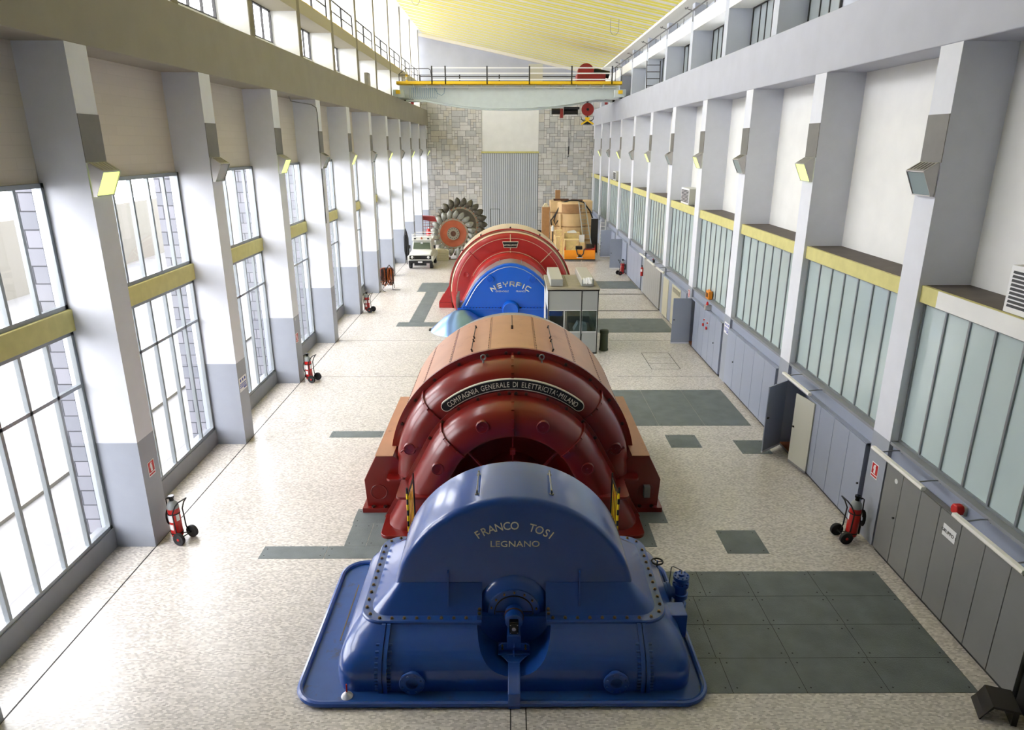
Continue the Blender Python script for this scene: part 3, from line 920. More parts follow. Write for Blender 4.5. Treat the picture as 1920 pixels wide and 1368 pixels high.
# below the split the bell narrows towards the floor
m = MB()
def low_half(s):
    loops = []
    for i in range(9):
        t = i / 8
        z = ZS - t * 1.0
        x_in = 2.2 + .1 * t
        w = [(RG - .02 - .42 * t * t, 15.98), (RG - .13 - .45 * t * t, 15.93), (RG - .17 - .48 * t * t, 15.5), (RG - .25 - .5 * t * t, 15.3), (RG - .38 - .5 * t * t, 15.17), (RG - .55 - .45 * t * t, 15.12), (x_in - .1, 15.12), (x_in - .1, 15.98)]
        loops.append([(CX + s * a, b, z) for a, b in w])
    return loops
for s in (-1, 1): m.loft(low_half(s))
m.build('lower_bell_side', 'red_paint', G)
for s in (-1, 1):
    m = MB()
    m.loft([rrect(min(CX + s * 2.2, CX + s * (RG + .03)), max(CX + s * 2.2, CX + s * (RG + .03)), 15.03, 16.0, .12, ZS + dz) for dz in (-.03, .03)])
    m.build('split_flange', 'red_paint', outer)
# inner bell: arch that flares to the floor
def arch_path(r, n=40, zb=0.0, flare=.535):
    """points of an arch: arc of radius r over the shaft then straight flanks to the floor"""
    a0 = math.radians(28)
    pts = []
    x0, z0 = r * math.cos(a0), r * math.sin(a0)
    zf = zb - ZS
    xe = x0 + (z0 - zf) * flare
    m_ = 10
    for i in range(m_): pts.append((xe + (x0 - xe) * i / m_, zf + (z0 - zf) * i / m_))
    for i in range(n + 1):
        a = a0 + (PI - 2 * a0) * i / n
        pts.append((r * math.cos(a), r * math.sin(a)))
    for i in range(1, m_ + 1): pts.append((-x0 + (-xe + x0) * i / m_, z0 + (zf - z0) * i / m_))
    return pts
prof2 = [(2.31, 15.13), (2.33, 15.06), (2.33, 15.02), (2.24, 15.0), (2.23, 14.8), (2.19, 14.55), (2.08, 14.36), (1.92, 14.26), (1.72, 14.22), (1.55, 14.22), (1.5, 14.25), (1.46, 14.4), (1.42, 14.9)]
loops = []
for (r, y) in prof2:
    rr = max(r, .2)
    fl_ = .535 * (1 if r > 1.6 else .35)
    pts = arch_path(rr, flare=.535)
    k = 0
    loops.append([(CX + x, y - (.0 if z > 0 else -z * .12 * 0), ZS + z) for x, z in pts])
inner = MB().loft(loops, False, False, closed=False).build('inner_bell', 'red_paint', G, smooth=40)
# front wall of the bell below the eye
m = MB()
ap = arch_path(1.56)
ap = [(CX + x, ZS + z) for x, z in ap if z < .25]
ap = [p for p in ap if p[0] > CX][::1] + [p for p in ap if p[0] < CX]; m.prism(ap, 'y', 14.23, 14.3)
m.build('bell_apron', 'red_paint', inner)
# foot flange of the inner bell
m = MB()
m.loft([rrect(CX - 3.12, CX + 3.12, 14.0, 15.2, .2, z) for z in (0.008, .09)])
m.build('foot_flange', 'red_paint', inner, bevel=.01)
for s in (-1, 1):
    m = MB()
    xa, xb = CX + s * 1.5, CX + s * 2.72
    m.loft([rrect(min(xa, xb), max(xa, xb), 14.13, 15.12, .12, ZS - .03 + dz) for dz in (0, .06)])
    m.build('split_flange', 'red_paint', inner)
# dark throat, bearing body inside the eye
m = MB()
m.lathe([(1.5, 14.3), (1.42, 14.7), (1.2, 15.0), (.75, 15.1), (.6, 14.9), (.6, 14.0), (.5, 13.9), (0, 13.9)], (CX, 0, ZS), 'y', 56)
throat = m.build('bearing_throat', 'red_paint', G)
m = MB()
for a in (90, 45, 135):
    A = math.radians(a)
    p = Vector((CX + .62 * math.cos(A), 14.25, ZS + .62 * math.sin(A))); q = Vector((CX + 1.45 * math.cos(A), 14.45, ZS + 1.45 * math.sin(A)))
    m.bar(p, q, .03, .10, upv=(0, 1, 0))
m.box(CX - .06, CX + .06, 14.15, 14.27, 2.1, 2.22)
m.build('throat_rib', 'red_paint', throat)
# shaft between generator and turbine
MB().cyl((CX, 13.0, .97), (CX, 14.6, .97), .28, 32).build('shaft', 'steel', G)
MB().cyl((CX, 11.7, .97), (CX, 12.97, .97), .28, 32).build('shaft', 'steel', T)
# radial seams with bolts on both bells
def seam(parent, a, r0, r1, prof, w=.06):
    A = math.radians(a)
    m = MB()
    pts = []
    for (r, y) in prof:
        if r0 - .01 <= r <= r1 + .01: pts.append((r, y))
    for i in range(len(pts) - 1):
        (ra, ya), (rb, yb) = pts[i], pts[i + 1]
        na = Vector((math.cos(A) * (ya - yb), 0, math.sin(A) * (ya - yb))) + Vector((0, -(ra - rb) * 1.0, 0))
        na = Vector((math.cos(A) * abs(ya - yb), -abs(ra - rb), math.sin(A) * abs(ya - yb))).normalized() * .025
        m.bar(Vector((CX + ra * math.cos(A), ya, ZS + ra * math.sin(A))) + na, Vector((CX + rb * math.cos(A), yb, ZS + rb * math.sin(A))) + na, .06, w, upv=(-math.sin(A), 0, math.cos(A)))
    return m.build('radial_seam', 'red_paint', parent)
prof1 = [(RG - .13, 15.93), (RG - .14, 15.75), (RG - .17, 15.5), (RG - .25, 15.3), (RG - .38, 15.17), (RG - .55, 15.12), (2.33, 15.12)]
for a in (90, 42, 138):
    seam(outer, a, 2.3, 3, prof1)
    seam(inner, a, 1.5, 2.25, prof2)
# rim bolts
def bolt_ring(parent, R, y, angs, r=.042, h=.045, name='rim_bolt', matn='bolt_dark'):
    base = None
    for a in angs:
        A = math.radians(a)
        loc = Vector((CX + R * math.cos(A), y, ZS + R * math.sin(A))) - Toff_of(parent)
        if base is None:
            base = MB().lathe([(0, -h), (r * .7, -h), (r * .75, -h * .5), (r, -h * .5), (r, 0)], (0, 0, 0), 'y', 8)
            off = parent.get('_world', 0)
            pw = parent['_world'] if '_world' in parent else 0
            parent['_world'] = 0
            base = base.build(name, matn, parent)
            parent['_world'] = pw
            base.location = loc; o = base
        else:
            o = base.copy(); C.objects.link(o); o.parent = parent; o.location = loc
def Toff_of(p): return Vector(p['_off']) if p.get('_world', 0) else Vector((0, 0, 0))
bolt_ring(outer, RG - .08, 15.93, [8, 22, 36, 50, 64, 78, 87, 93, 102, 116, 130, 144, 158, 172])
bolt_ring(inner, 2.28, 15.01, [30, 43, 56, 69, 82, 88, 92, 98, 111, 124, 137, 150])
# round covers
def cover(parent, a, R, y, lugs=False, r=.14):
    A = math.radians(a)
    x, z = CX + R * math.cos(A), ZS + R * math.sin(A)
    m = MB()
    m.lathe([(0, y - .01), (r - .02, y - .01), (r - .018, y - .03), (r, y - .03), (r + .01, y - .015), (r + .01, y + .1)], (x, 0, z), 'y', 28)
    m.cyl((x, y - .03, z), (x, y, z), .02, 8)
    if lugs:
        for s in (-1, 1): m.bar((x + s * r * .7, y - .03, z - s * .02), (x + s * (r + .07), y - .03, z + s * .06), .05, .03); m.cyl((x + s * (r + .05), y - .06, z + s * .05), (x + s * (r + .05), y, z + s * .05), .02, 8)
    return m.build('round_cover', 'red_paint', parent)
for a in (68.5, 111.5): cover(inner, a, 1.87, 14.245)
for a in (22, 158): cover(inner, a, 1.86, 14.245)
for a in (17.5, 162.5): cover(outer, a, 2.62, 15.135, True)
# eye bolts
for a in (76, 104):
    A = math.radians(a)
    p = Vector((CX + 2.9 * math.cos(A), 15.62, ZS + 2.9 * math.sin(A)))
    m = MB()
    m.cyl(p, p + Vector((0, 0, .09)), .022, 8)
    q = p + Vector((0, 0, .15))
    m.tube([(q.x + .055 * math.cos(t * PI / 8), q.y, q.z + .065 * math.sin(t * PI / 8)) for t in range(16)], .018, 8, closed=True)
    m.build('eye_bolt', 'steel', outer)
# name plate
m = MB()
n = 48; ha = math.radians(39)
def arcband(mbx, r0, r1, ha, y0, y1, capr=True):
    pts = []
    for i in range(n + 1):
        a = PI / 2 + ha - 2 * ha * i / n; pts.append((CX + r1 * math.cos(a), ZS + r1 * math.sin(a)))
    rm = (r0 + r1) / 2; rh = (r1 - r0) / 2
    ae = PI / 2 - ha
    for i in range(1, 8):
        t = PI / 2 - PI * i / 8
        e = rh * math.cos(t); rr = rm + rh * math.sin(t)
        pts.append((CX + rr * math.cos(ae) + e * math.sin(ae), ZS + rr * math.sin(ae) - e * math.cos(ae)))
    for i in range(n + 1):
        a = PI / 2 - ha + 2 * ha * i / n; pts.append((CX + r0 * math.cos(a), ZS + r0 * math.sin(a)))
    ae = PI / 2 + ha
    for i in range(1, 8):
        t = -PI / 2 + PI * i / 8
        e = rh * math.cos(t); rr = rm + rh * math.sin(t)
        pts.append((CX + rr * math.cos(ae) - e * math.sin(ae), ZS + rr * math.sin(ae) + e * math.cos(ae)))
    mbx.prism(pts, 'y', y0, y1)
np_ = MB(); arcband(np_, 2.355, 2.615, ha, 15.045, 15.125)
plate_o = np_.build('name_plate', 'letter_cream', outer)
m = MB(); arcband(m, 2.375, 2.595, ha, 15.036, 15.05); m.build('plate_field', 'black', plate_o)
m = MB(); arc_text(m, "COMPAGNIA GENERALE DI ELETTRICITA'-MILANO", .185, CX, ZS, 2.42, 15.031, math.radians(76), sx=.72, ext=.004)
m.build('lettering', 'letter_cream', plate_o)
# side feet
for s in (-1, 1):
    m = MB()
    X = lambda v: CX + s * v
    poly = [(X(2.6), .12), (X(3.66), .12), (X(3.70), .85), (X(3.38), 1.5), (X(2.95), 1.5), (X(2.6), 1.2)]
    m.prism(poly, 'y', 15.35, 19.5)
    ft = m.build('side_foot', 'red_paint', G, bevel=.01)
    MB().box(min(X(2.6), X(3.76)), max(X(2.6), X(3.76)), 15.22, 19.6, 0.007, .13).build('base_plate', 'red_paint', ft)
    MB().prism([(X(2.95), 1.5), (X(3.39), 1.5), (X(3.39), 1.515), (X(2.95), 1.515)], 'y', 15.34, 19.5).build('glare_top', 'red_glare_tan', ft)  # thin tan layer painted as the glare on the foot's upper face
    multi('foot_bolt', 'bolt_dark', ft, MB().cyl((0, 0, -.005), (0, 0, .04), .05, 6), [(X(xx), 15.28, .13) for xx in (2.95, 3.2, 3.5)])
    m = MB(); m.tube([(X(3.35) + .2 * math.cos(t * PI / 14), 15.345, .52 + .2 * math.sin(t * PI / 14)) for t in range(28)], .012, 6, closed=True)
    m.build('foot_ring', 'red_paint', ft)
    if s > 0:
        MB().box(X(3.28), X(3.43), 15.2, 15.34, .42, .72).build('cable_box', 'cabinet_grey', ft, bevel=.006)
# barriers by the shaft
def barrier(x, yaw_, label):
    B = thing('folding_barrier', label, 'barrier', (x, 13.08, .0), yaw_)
    m = MB()
    for i in range(13):
        m.cur = i % 2
        m.cyl((0, 0, .12 + i * .132), (0, 0, .12 + (i + 1) * .132), .024, 10)
    m.cur = 0; m.cyl((0, 0, 0), (0, 0, .12), .035, 10)
    m.build('striped_post', ['black', 'yellow_safety'], B)
    m = MB()
    m.cur = 0
    m.cyl((0, .85, 0), (0, .85, 1.75), .018, 8)
    m.box(-.012, .012, .03, .85, 1.6, 1.65)
    m.cur = 1
    for i in range(4): m.cyl((0, .16 + .17 * i, .1), (0, .16 + .17 * i, 1.62), .007, 6)
    m.build('bars', ['black', 'yellow_safety'], B)
barrier(CX - 2.27, -.02, 'yellow and black striped barrier left of the shaft between blue turbine and red generator')
barrier(CX + 2.27, .02, 'yellow and black striped barrier right of the shaft between blue turbine and red generator')
# ================================================================ WALL LAMPS
mat('lamp_glass_off', (0.56, 0.62, 0.63), 0.25, spec=0.6)
mat('lamp_glass_lit', (0.80, 0.88, 0.50), 0.3, emit=(0.90, 0.97, 0.55), estr=0.9)
mat('lamp_metal', (0.72, 0.71, 0.70), 0.35, 0.5, var=0.05)
mat('lamp_vent', (0.42, 0.40, 0.36), 0.5, 0.3)
mat('heat_plate', (0.44, 0.43, 0.41), 0.45, 0.3, var=0.08)
def make_lamp(s, lit, label, loc):
    """s=+1: sticks out to +x (left wall), -1: to -x"""
    L = thing('wall_lamp', label, 'wall lamp', loc, group='wall lamps on the pillars')
    P = [(0.012, .48), (.29, .30), (.08, -.16), (0.012, -.17)]
    m = MB()
    m.prism([(s * a, b) for a, b in P], 'y', .03, .045); m.prism([(s * a, b) for a, b in P], 'y', .655, .67)
    m.bar((s * .03, .35, .475), (s * .285, .35, .31), .62, .02)
    m.bar((s * .285, .035, .305), (s * .285, .665, .305), .02, .02)
    m.bar((s * .08, .035, -.155), (s * .08, .665, -.155), .03, .02)
    m.build('housing', 'lamp_metal', L)
    m = MB()
    ny = 4
    d = Vector((s * .255, 0, -.165)).normalized()
    for i in range(5):
        y = .12 + i * .115
        a = Vector((s * .06, y, .47)); b = Vector((s * .25, y, .347))
        m.bar(a, b, .028, .012)
    m.build('vent_slots', 'lamp_vent' if not lit else 'lamp_metal', L)
    m = MB()
    a, b = Vector((s * .255, .35, .29)), Vector((s * .06, .35, -.14))
    m.bar(a, b, .60, .02, upv=(s, 0, 0))
    m.build('lens', 'lamp_glass_lit' if lit else 'lamp_glass_off', L)
    MB().box(min(0, s * .014), max(0, s * .014), .0, .7, .48, 1.37).build('heat_plate', 'heat_plate', L)
    return L
for k in range(0, 11):
    for s, x in ((1, XL), (-1, XR)):
        lit = (k % 2 == 0) if s > 0 else (k % 2 == 1)
        make_lamp(s, lit, '%s metal lamp on the %s %s wall pillar from the camera' % ('lit greenish' if lit else 'unlit', NTH[k], 'left' if s > 0 else 'right'), (x, PY(k), 8.0))

# ================================================================ SIGNS
def fire_sign(loc, rz, label):
    S = thing('fire_sign', label, 'sign', loc, rz, 'extinguisher signs on the pillars')
    # local: sign in the xz plane facing -y
    MB().box(-.14, .14, -.006, 0, -.02, .34).build('sign_board', 'sign_white', S, smooth=0)
    MB().box(-.12, .12, -.008, -.005, .07, .32).build('red_field', 'sign_red', S, smooth=0)
    m = MB()
    m.prism([(-.035, .09), (.035, .09), (.035, .22), (.02, .25), (.02, .27), (.04, .285), (.02, .30), (-.03, .29), (-.055, .25), (-.07, .18), (-.055, .18), (-.04, .24), (-.02, .26), (-.035, .22)], 'y', -.0095, -.0075)
    m.build('extinguisher_pictogram', 'sign_white', S, smooth=0)
    MB().box(-.12, .12, -.008, -.005, .005, .045).build('caption_bar', 'sign_red', S, smooth=0)
fire_sign((XL + .001, 14.09, 1.66), PI / 2, 'red and white extinguisher sign on the first left pillar above the wheeled extinguisher')
fire_sign((XL + .001, 25.25, 1.62), PI / 2, 'red and white extinguisher sign on the third left pillar')
fire_sign((XR - .001, 14.09, 1.56), -PI / 2, 'red and white extinguisher sign on the first right pillar')
fire_sign((XR - .001, 31.2, 2.08), -PI / 2, 'red and white extinguisher sign on the fourth right pillar beside the open blue door')
def safety_notice(loc, rz, label):
    S = thing('safety_notice', label, 'sign', loc, rz)
    MB().box(-.28, .28, -.006, 0, -.03, .40).build('sign_board', 'sign_white', S, smooth=0)
    m = MB()
    for i, zz in enumerate((.02, .08, .13, .18)): m.box(-.25 if i else .02, .25, -.008, -.005, zz, zz + (.045 if not i else .028))
    for i in range(3): m.lathe([(0, -.008), (.05, -.008), (.05, -.005)], (-.17 + .17 * i, 0, .31), 'y', 12)
    m.build('printed_rows', 'sign_blue', S, smooth=0)
safety_notice((XL + .001, 19.72, 1.70), PI / 2, 'white notice with blue rows on the second left pillar')
safety_notice((XR - .001, 25.38, 1.92), -PI / 2, 'white notice with blue rows on the third right pillar')
ND = thing('exit_marker', 'small round pale marker above the extinguisher sign on the third left pillar', 'sign', (XL + .001, 25.25, 2.5), PI / 2)
MB().lathe([(0, -.008), (.06, -.008), (.06, 0)], (0, 0, 0), 'y', 16).build('disc', 'silver', ND)

# ================================================================ WHEELED EXTINGUISHERS
def make_ext(loc, rz, label):
    """local +x: side with the axle and wheels"""
    E = thing('wheeled_extinguisher', label, 'fire extinguisher', loc, rz, 'wheeled fire extinguishers')
    tilt = Matrix.Translation((0, 0, .08)) @ Matrix.Rotation(math.radians(-1), 4, 'Y')
    m = MB(); m.T = tilt
    m.lathe([(0, .0), (.10, .0), (.125, .03), (.13, .06), (.13, .74)], n=28)
    m.cur = 1
    m.lathe([(.13, .74), (.128, .79), (.11, .86), (.07, .91), (.045, .93), (0, .93)], n=28)
    body = m.build('cylinder', ['extinguisher_red', 'extinguisher_grey'], E)
    m = MB(); m.T = tilt
    m.cyl((0, 0, .92), (0, 0, 1.0), .05, 16); m.cyl((0, 0, 1.0), (0, 0, 1.05), .065, 16); m.cyl((0, 0, .96), (-.13, 0, .97), .02, 8)
    m.build('valve', 'black_gloss', body)
    m = MB(); m.T = tilt
    a0 = -2.3
    m.lathe([(.132, .42), (.132, .60)], n=10, a0=-2.2, a1=-1.1); m.lathe([(.132, .22), (.132, .36)], n=10, a0=-2.1, a1=-1.2)
    m.build('label_print', 'sign_white', body)
    MB_ = MB(); MB_.T = tilt
    MB_.lathe([(.133, .44), (.133, .62)], n=6, a0=-.5, a1=.1)
    MB_.build('inspection_tag', 'sign_white', body)
    m = MB(); m.T = tilt
    m.tube([(-.13, 0, .97), (-.17, 0, .94), (-.18, 0, .7), (-.19, .03, .5)], .014, 6)
    for i in range(3):
        m.tube([(-.17 - .012 * i, .09 * math.cos(t * PI / 6) + .02 * i, .48 + .2 * math.sin(t * PI / 6)) for t in range(12)], .014, 6, closed=True)
    m.cyl((-.18, 0, .05), (-.18, .03, .4), .03, 10, r2=.018)
    m.build('hose', 'black', E)
    for s in (-1, 1):
        m = MB()
        m.lathe([(0, s * .17), (.05, s * .17), (.08, s * .175), (.12, s * .165), (.145, s * .16), (.15, s * .18), (.15, s * .22), (.145, s * .24), (.12, s * .235), (.08, s * .22), (.04, s * .235), (0, s * .235)], (.24, 0, .151), 'y', 28)
        w = m.build('wheel', 'rubber', E)
        MB().lathe([(0, s * .243), (.03, s * .243), (.035, s * .22)], (.24, 0, .151), 'y', 16).build('hub_cap', 'sign_red', w)
    m = MB()
    m.cyl((.24, -.2, .15), (.24, .2, .15), .014, 8)
    for s in (-1, 1):
        m.tube([(.02, s * .14, .09), (.2, s * .15, .14), (.13, s * .15, .3), (.10, s * .15, .75), (.2, s * .13, .95), (.3, s * .12, 1.07)], .016, 6)
    m.cyl((.3, -.12, 1.07), (.3, .12, 1.07), .016, 6)
    m.build('trolley_frame', 'black', E)
    m = MB(); m.T = tilt
    m.lathe([(.136, .60), (.14, .60), (.14, .63), (.136, .63)], n=28)
    m.lathe([(.136, .10), (.14, .10), (.14, .13), (.136, .13)], n=28)
    m.build('strap', 'black', body)
    return E
make_ext((-7.78, 14.05, 0), -.35, 'wheeled red extinguisher with grey shoulder by the first left pillar, nearest of the left row')
make_ext((-7.84, 25.35, 0), -.35, 'wheeled red extinguisher by the third left pillar')
make_ext((-7.86, 37.0, 0), -.35, 'wheeled red extinguisher by the fifth left pillar, near the cable heap')
make_ext((8.0, 14.0, 0), PI + .1, 'wheeled red extinguisher on the right beside the grey cabinets')
make_ext((8.02, 48.3, 0), PI + .3, 'wheeled red extinguisher far right beside the open blue cabinet doors')
E_ = thing('hand_extinguisher', 'small red extinguisher hung on the sixth right pillar', 'fire extinguisher', (8.24, 42.2, 1.05))
m = MB().lathe([(0, 0), (.085, 0), (.09, .02), (.09, .45), (.06, .52), (.03, .54), (0, .54)], n=20)
b_ = m.build('cylinder', 'extinguisher_red', E_)
MB().cyl((0, 0, .54), (0, 0, .66), .03, 8).bar((-.08, -.02, .66), (.03, 0, .63), .03, .02).build('handle', 'black', E_)
MB().lathe([(.092, .27), (.092, .42)], n=8, a0=-2.9, a1=-1.5).build('label_print', 'sign_white', b_)
MB().box(.09, .105, -.05, .05, .1, .5).build('wall_bracket', 'black', E_)

# ================================================================ CABINETS ALONG THE RIGHT WALL
CXF = 8.28
def cabinet(ya, yb, n, matn, label, missing=(), ztop=2.2, x=CXF, knob=None, group='cabinets along the right wall'):
    """row of doors between ya and yb; door 0 is the farthest"""
    K = thing('wall_cabinet', label, 'cabinet', (x, (ya + yb) / 2, 0), group=group, world=True)
    w = (yb - ya) / n
    m = MB()
    if not missing:
        m.box(x + .03, 8.43, ya + .01, yb - .01, .1, ztop)
    else:
        m.box(8.9, 8.94, ya + .01, yb - .01, .1, ztop)
        m.box(x + .03, 8.94, ya + .01, ya + .04, .1, ztop); m.box(x + .03, 8.94, yb - .04, yb - .01, .1, ztop)
        m.box(x + .03, 8.94, ya + .01, yb - .01, ztop - .06, ztop)
    m.build('carcass', matn, K, smooth=0)
    m = MB(); m.box(x + .06, 8.43, ya, yb, .0, .1)
    m.box(x + .025, x + .035, ya, yb, .06, .1)
    m.build('plinth', 'black', K, smooth=0)
    for i in range(n):
        if i in missing: continue
        y1 = yb - w * i; y0 = y1 - w
        d = MB().box(x, x + .03, y0 + .008, y1 - .008, .1, ztop - .01).build('door', matn, K, bevel=.003, seg=1)
        if knob and i in knob:
            MB().cyl((x, y0 + .07, 1.15), (x - .035, y0 + .07, 1.15), .022, 10).build('knob', 'black', d)
    return K
# nearest bay: grey steel cabinets
K1 = cabinet(9.02, 13.55, 7, 'cabinet_grey', 'row of seven dark grey steel cabinet doors nearest the camera on the right', knob=(0,))
d_ = [o for o in C.objects if o.parent == K1 and o.name.startswith('door')]
S = thing('group_sign', 'white rectangular sign lettered GRUPPO 1 on the dark grey cabinet doors', 'sign', (CXF - .002, 11.24, 1.84), -PI / 2)
MB().box(-.19, .19, -.004, 0, -.12, .12).build('sign_board', 'sign_white', S, smooth=0)
m = MB(); text_on(m, 'GRUPPO 1', .095, (0, -.0065, -.035), (1, 0, 0), (0, 0, 1), .002)
m.build('lettering', 'black', S)
m = MB()
S = thing('number_plate', 'small oval white number plate on the first dark grey door', 'sign', (CXF - .002, 13.12, 1.95), -PI / 2)
MB().lathe([(0, -.004), (.055, -.004), (.055, 0)], (0, 0, 0), 'y', 16).build('disc', 'sign_white', S)
# second bay: four pale blue doors, an opening with two doors standing open
K2 = cabinet(14.5, 19.3, 6, 'cabinet_blue', 'pale blue cabinet with four closed doors, dark opening and folding door, second bay', missing=(0, 1), knob=(5,))
m = MB().box(8.3, 8.9, 17.75, 19.25, .1, .12); m.build('cabinet_floor', mat('terracotta', (0.45, 0.25, 0.16), .7), K2, smooth=0)
def leaf(K, hinge, yaw_, w, z0, z1, matn, name='open_door', handle=True):
    o = MB().box(-w, 0, -.018, .018, z0, z1)
    o.T = None
    R_ = Matrix.Translation(Vector((hinge[0], hinge[1], 0))) @ Matrix.Rotation(yaw_, 4, 'Z')
    o.v = [tuple(R_ @ Vector(p)) for p in o.v]
    d = o.build(name, matn, K, bevel=.004, seg=1)
    if handle:
        h = MB(); h.T = R_
        h.cyl((-w + .08, -.05, (z0 + z1) / 2 + .05), (-w + .08, .05, (z0 + z1) / 2 + .05), .025, 10); h.bar((-w + .03, -.04, (z0 + z1) / 2 + .05), (-w + .12, -.04, (z0 + z1) / 2 + .05), .02, .03)
        h.build('handle', 'black', d)
    f = MB(); f.T = R_
    f.box(-w, 0, -.022, .022, z0 - .03, z0 + .03)
    f.build('door_edge', 'cabinet_grey' if matn == 'cabinet_cream' else 'pillar_paint', d, smooth=0)
    return d
leaf(K2, (8.26, 19.15), math.radians(38), .95, .10, 2.15, 'cabinet_blue')
leaf(K2, (8.26, 17.2), math.radians(-79), .85, .10, 2.15, 'cabinet_cream')
K3 = cabinet(20.12, 25.0, 5, 'cabinet_blue', 'pale blue cabinet with five closed doors, third bay from the camera', knob=(0, 4))
K4 = cabinet(25.78, 30.62, 6, 'cabinet_blue', 'pale blue switch cabinet with red knobs and one wide door standing open', missing=(0,), knob=(4,))
m = MB().box(8.3, 8.9, 29.85, 30.6, .1, .12); m.build('cabinet_floor', 'terracotta', K4, smooth=0)
leaf(K4, (8.28, 30.35), 0.0, .84, .10, 2.2, 'cabinet_blue')
K5 = cabinet(31.42, 36.3, 5, 'cabinet_blue', 'pale blue partition with a cream slatted door behind the wide open door', knob=None)
MB().box(CXF - .02, CXF, 32.4, 34.2, .1, 2.12).build('cream_door', mat('door_cream', (0.78, 0.76, 0.66), .5), K5, smooth=0)
MB().box(CXF - .02, CXF, 35.0, 36.2, .1, 2.12).build('cream_panel', 'door_cream', K5, smooth=0)
m = MB().box(CXF - .03, CXF - .01, 32.55, 34.0, 1.78, 2.0)
m.build('vent_grille', 'black', K5, smooth=0)
m = MB()
for i in range(4): m.box(CXF - .035, CXF - .028, 32.55, 34.0, 1.80 + i * .055, 1.825 + i * .055)
m.build('vent_slats', 'door_cream', K5, smooth=0)
K6 = cabinet(37.15, 41.95, 9, mat('panel_lightgrey', (0.62, 0.62, 0.61), .4), 'tall narrow grey steel panels under the short tube lamps, sixth bay', knob=None)
K7 = cabinet(42.8, 47.6, 4, 'cabinet_blue', 'shiny pale blue panels beside the small hung extinguisher, seventh bay', knob=None)
K8 = cabinet(48.5, 53.3, 5, 'cabinet_blue', 'pale blue cabinet with the nearer far-right door standing open, eighth bay', missing=(2,), knob=None)
leaf(K8, (8.28, 50.5), 0, .85, .1, 2.25, 'cabinet_blue')
K9 = cabinet(54.15, 58.9, 5, 'cabinet_blue', 'pale blue cabinet with the farther far-right door standing open, ninth bay', missing=(2,), knob=None)
leaf(K9, (8.28, 56.0), 0, .85, .1, 2.25, 'cabinet_blue')
for i, (a, b) in enumerate(((59.8, 64.6), (65.5, 70.3))):
    cabinet(a, b, 5, 'cabinet_blue', 'pale blue closed cabinet in the %s bay, near the stone back wall' % ('tenth' if i == 0 else 'last'), knob=None)

# switches and signals on the fourth-bay cabinet
def red_knob(loc, label, r=.05):
    K = thing('red_switch', label, 'switch', loc, group='red switches on the pale blue cabinet')
    MB().lathe([(0, -.07), (r, -.06), (r * 1.1, -.02), (.03, -.015), (.03, 0)], (0, 0, 0), 'x', 12).build('knob', 'sign_red', K)
    MB().box(-.012, 0, -.05, .05, -.05, .05).build('back_plate', 'sign_white', K)
for (y, z, q, r) in ((28.2, 1.52, 'lower left', .065), (27.7, 1.50, 'lower right', .065), (28.1, 1.76, 'upper left', .03), (27.6, 1.74, 'upper right', .03)):
    red_knob((CXF - .001, y, z), '%s red knob of the four on the fourth-bay cabinet' % q, r)
B_ = thing('signal_beacon', 'small red beacon on a grey junction box over the red switches', 'beacon', (8.43, 27.95, 2.33))
MB().box(-.25, 0.009, -.12, .12, -.1, .1).build('junction_box', 'lamp_metal', B_, bevel=.01)
MB().lathe([(0, .2), (.03, .19), (.05, .12), (.05, .05)], (-.15, 0, .05), 'z', 12).build('red_dome', 'sign_red', B_)
B_ = thing('signal_beacon', 'faceted red beacon over the dark grey cabinets near the GRUPPO sign', 'beacon', (8.43, 11.2, 2.36))
MB().box(-.05, 0.009, -.09, .09, -.09, .09).build('back_box', 'cabinet_cream', B_, bevel=.01)
MB().prism([(-.08, -.07), (.08, -.07), (.1, .03), (.06, .11), (-.06, .11), (-.1, .03)], 'x', -.2, -.05).build('red_lens', 'sign_red', B_, bevel=.02)
B_ = thing('signal_beacon', 'tiny red beacon between the short tube lamps in the sixth bay', 'beacon', (8.43, 39.6, 2.4))
MB().box(-.1, .009, -.08, .08, -.1, .05).build('bracket_box', 'dark_frame', B_)
MB().lathe([(0, .14), (.04, .12), (.05, .05)], (-.08, 0, 0), 'z', 12).build('red_dome', 'sign_red', B_)
B_ = thing('control_box', 'orange box standing on the window sill over the red switches', 'box', (8.42, 28.3, 2.621))
MB().box(-.08, .09, -.22, .22, 0, .34).build('casing', mat('orange_box', (0.85, 0.52, 0.10), .5), B_, bevel=.015)
MB().box(-.09, -.08, -.12, .1, .08, .26).build('dark_face', 'rust', B_)
MB().tube([(0, -.12, .34), (0, -.1, .4), (0, .1, .4), (0, .12, .34)], .012, 6).build('carry_handle', 'orange_box', B_)

# tube lamps on brackets above the cabinets
mat('tube_cover', (0.90, 0.89, 0.86), 0.4)
def tube_lamp(y0, y1, label, x=7.93, z=2.52):
    L = thing('tube_lamp', label, 'tube lamp', (x, (y0 + y1) / 2, z), group='tube lamps on brackets over the cabinets')
    h = (y1 - y0) / 2
    m = MB(); m.prism([(-.05, .0), (-.04, .05), (.04, .05), (.06, .0), (.04, -.03), (-.03, -.03)], 'y', -h, h)
    m.build('casing', 'tube_cover', L)
    for s in (-1, 1):
        m = MB()
        m.tube([(.04, s * h * .72, .02), (.30, s * h * .72, .05), (.45, s * h * .72, .05), (.5, s * h * .72, -.02)], .014, 6)
        m.build('bracket', 'steel', L)
tube_lamp(16.9, 18.7, 'white tube lamp on brackets over the open folding door')
tube_lamp(11.7, 13.6, 'white tube lamp on brackets over the first grey doors, beside the extinguisher sign')
tube_lamp(9.0, 10.75, 'white tube lamp on brackets at the right edge of the photo')
tube_lamp(34.9, 36.6, 'short tube lamp above the cream door bay, nearest of the far three')
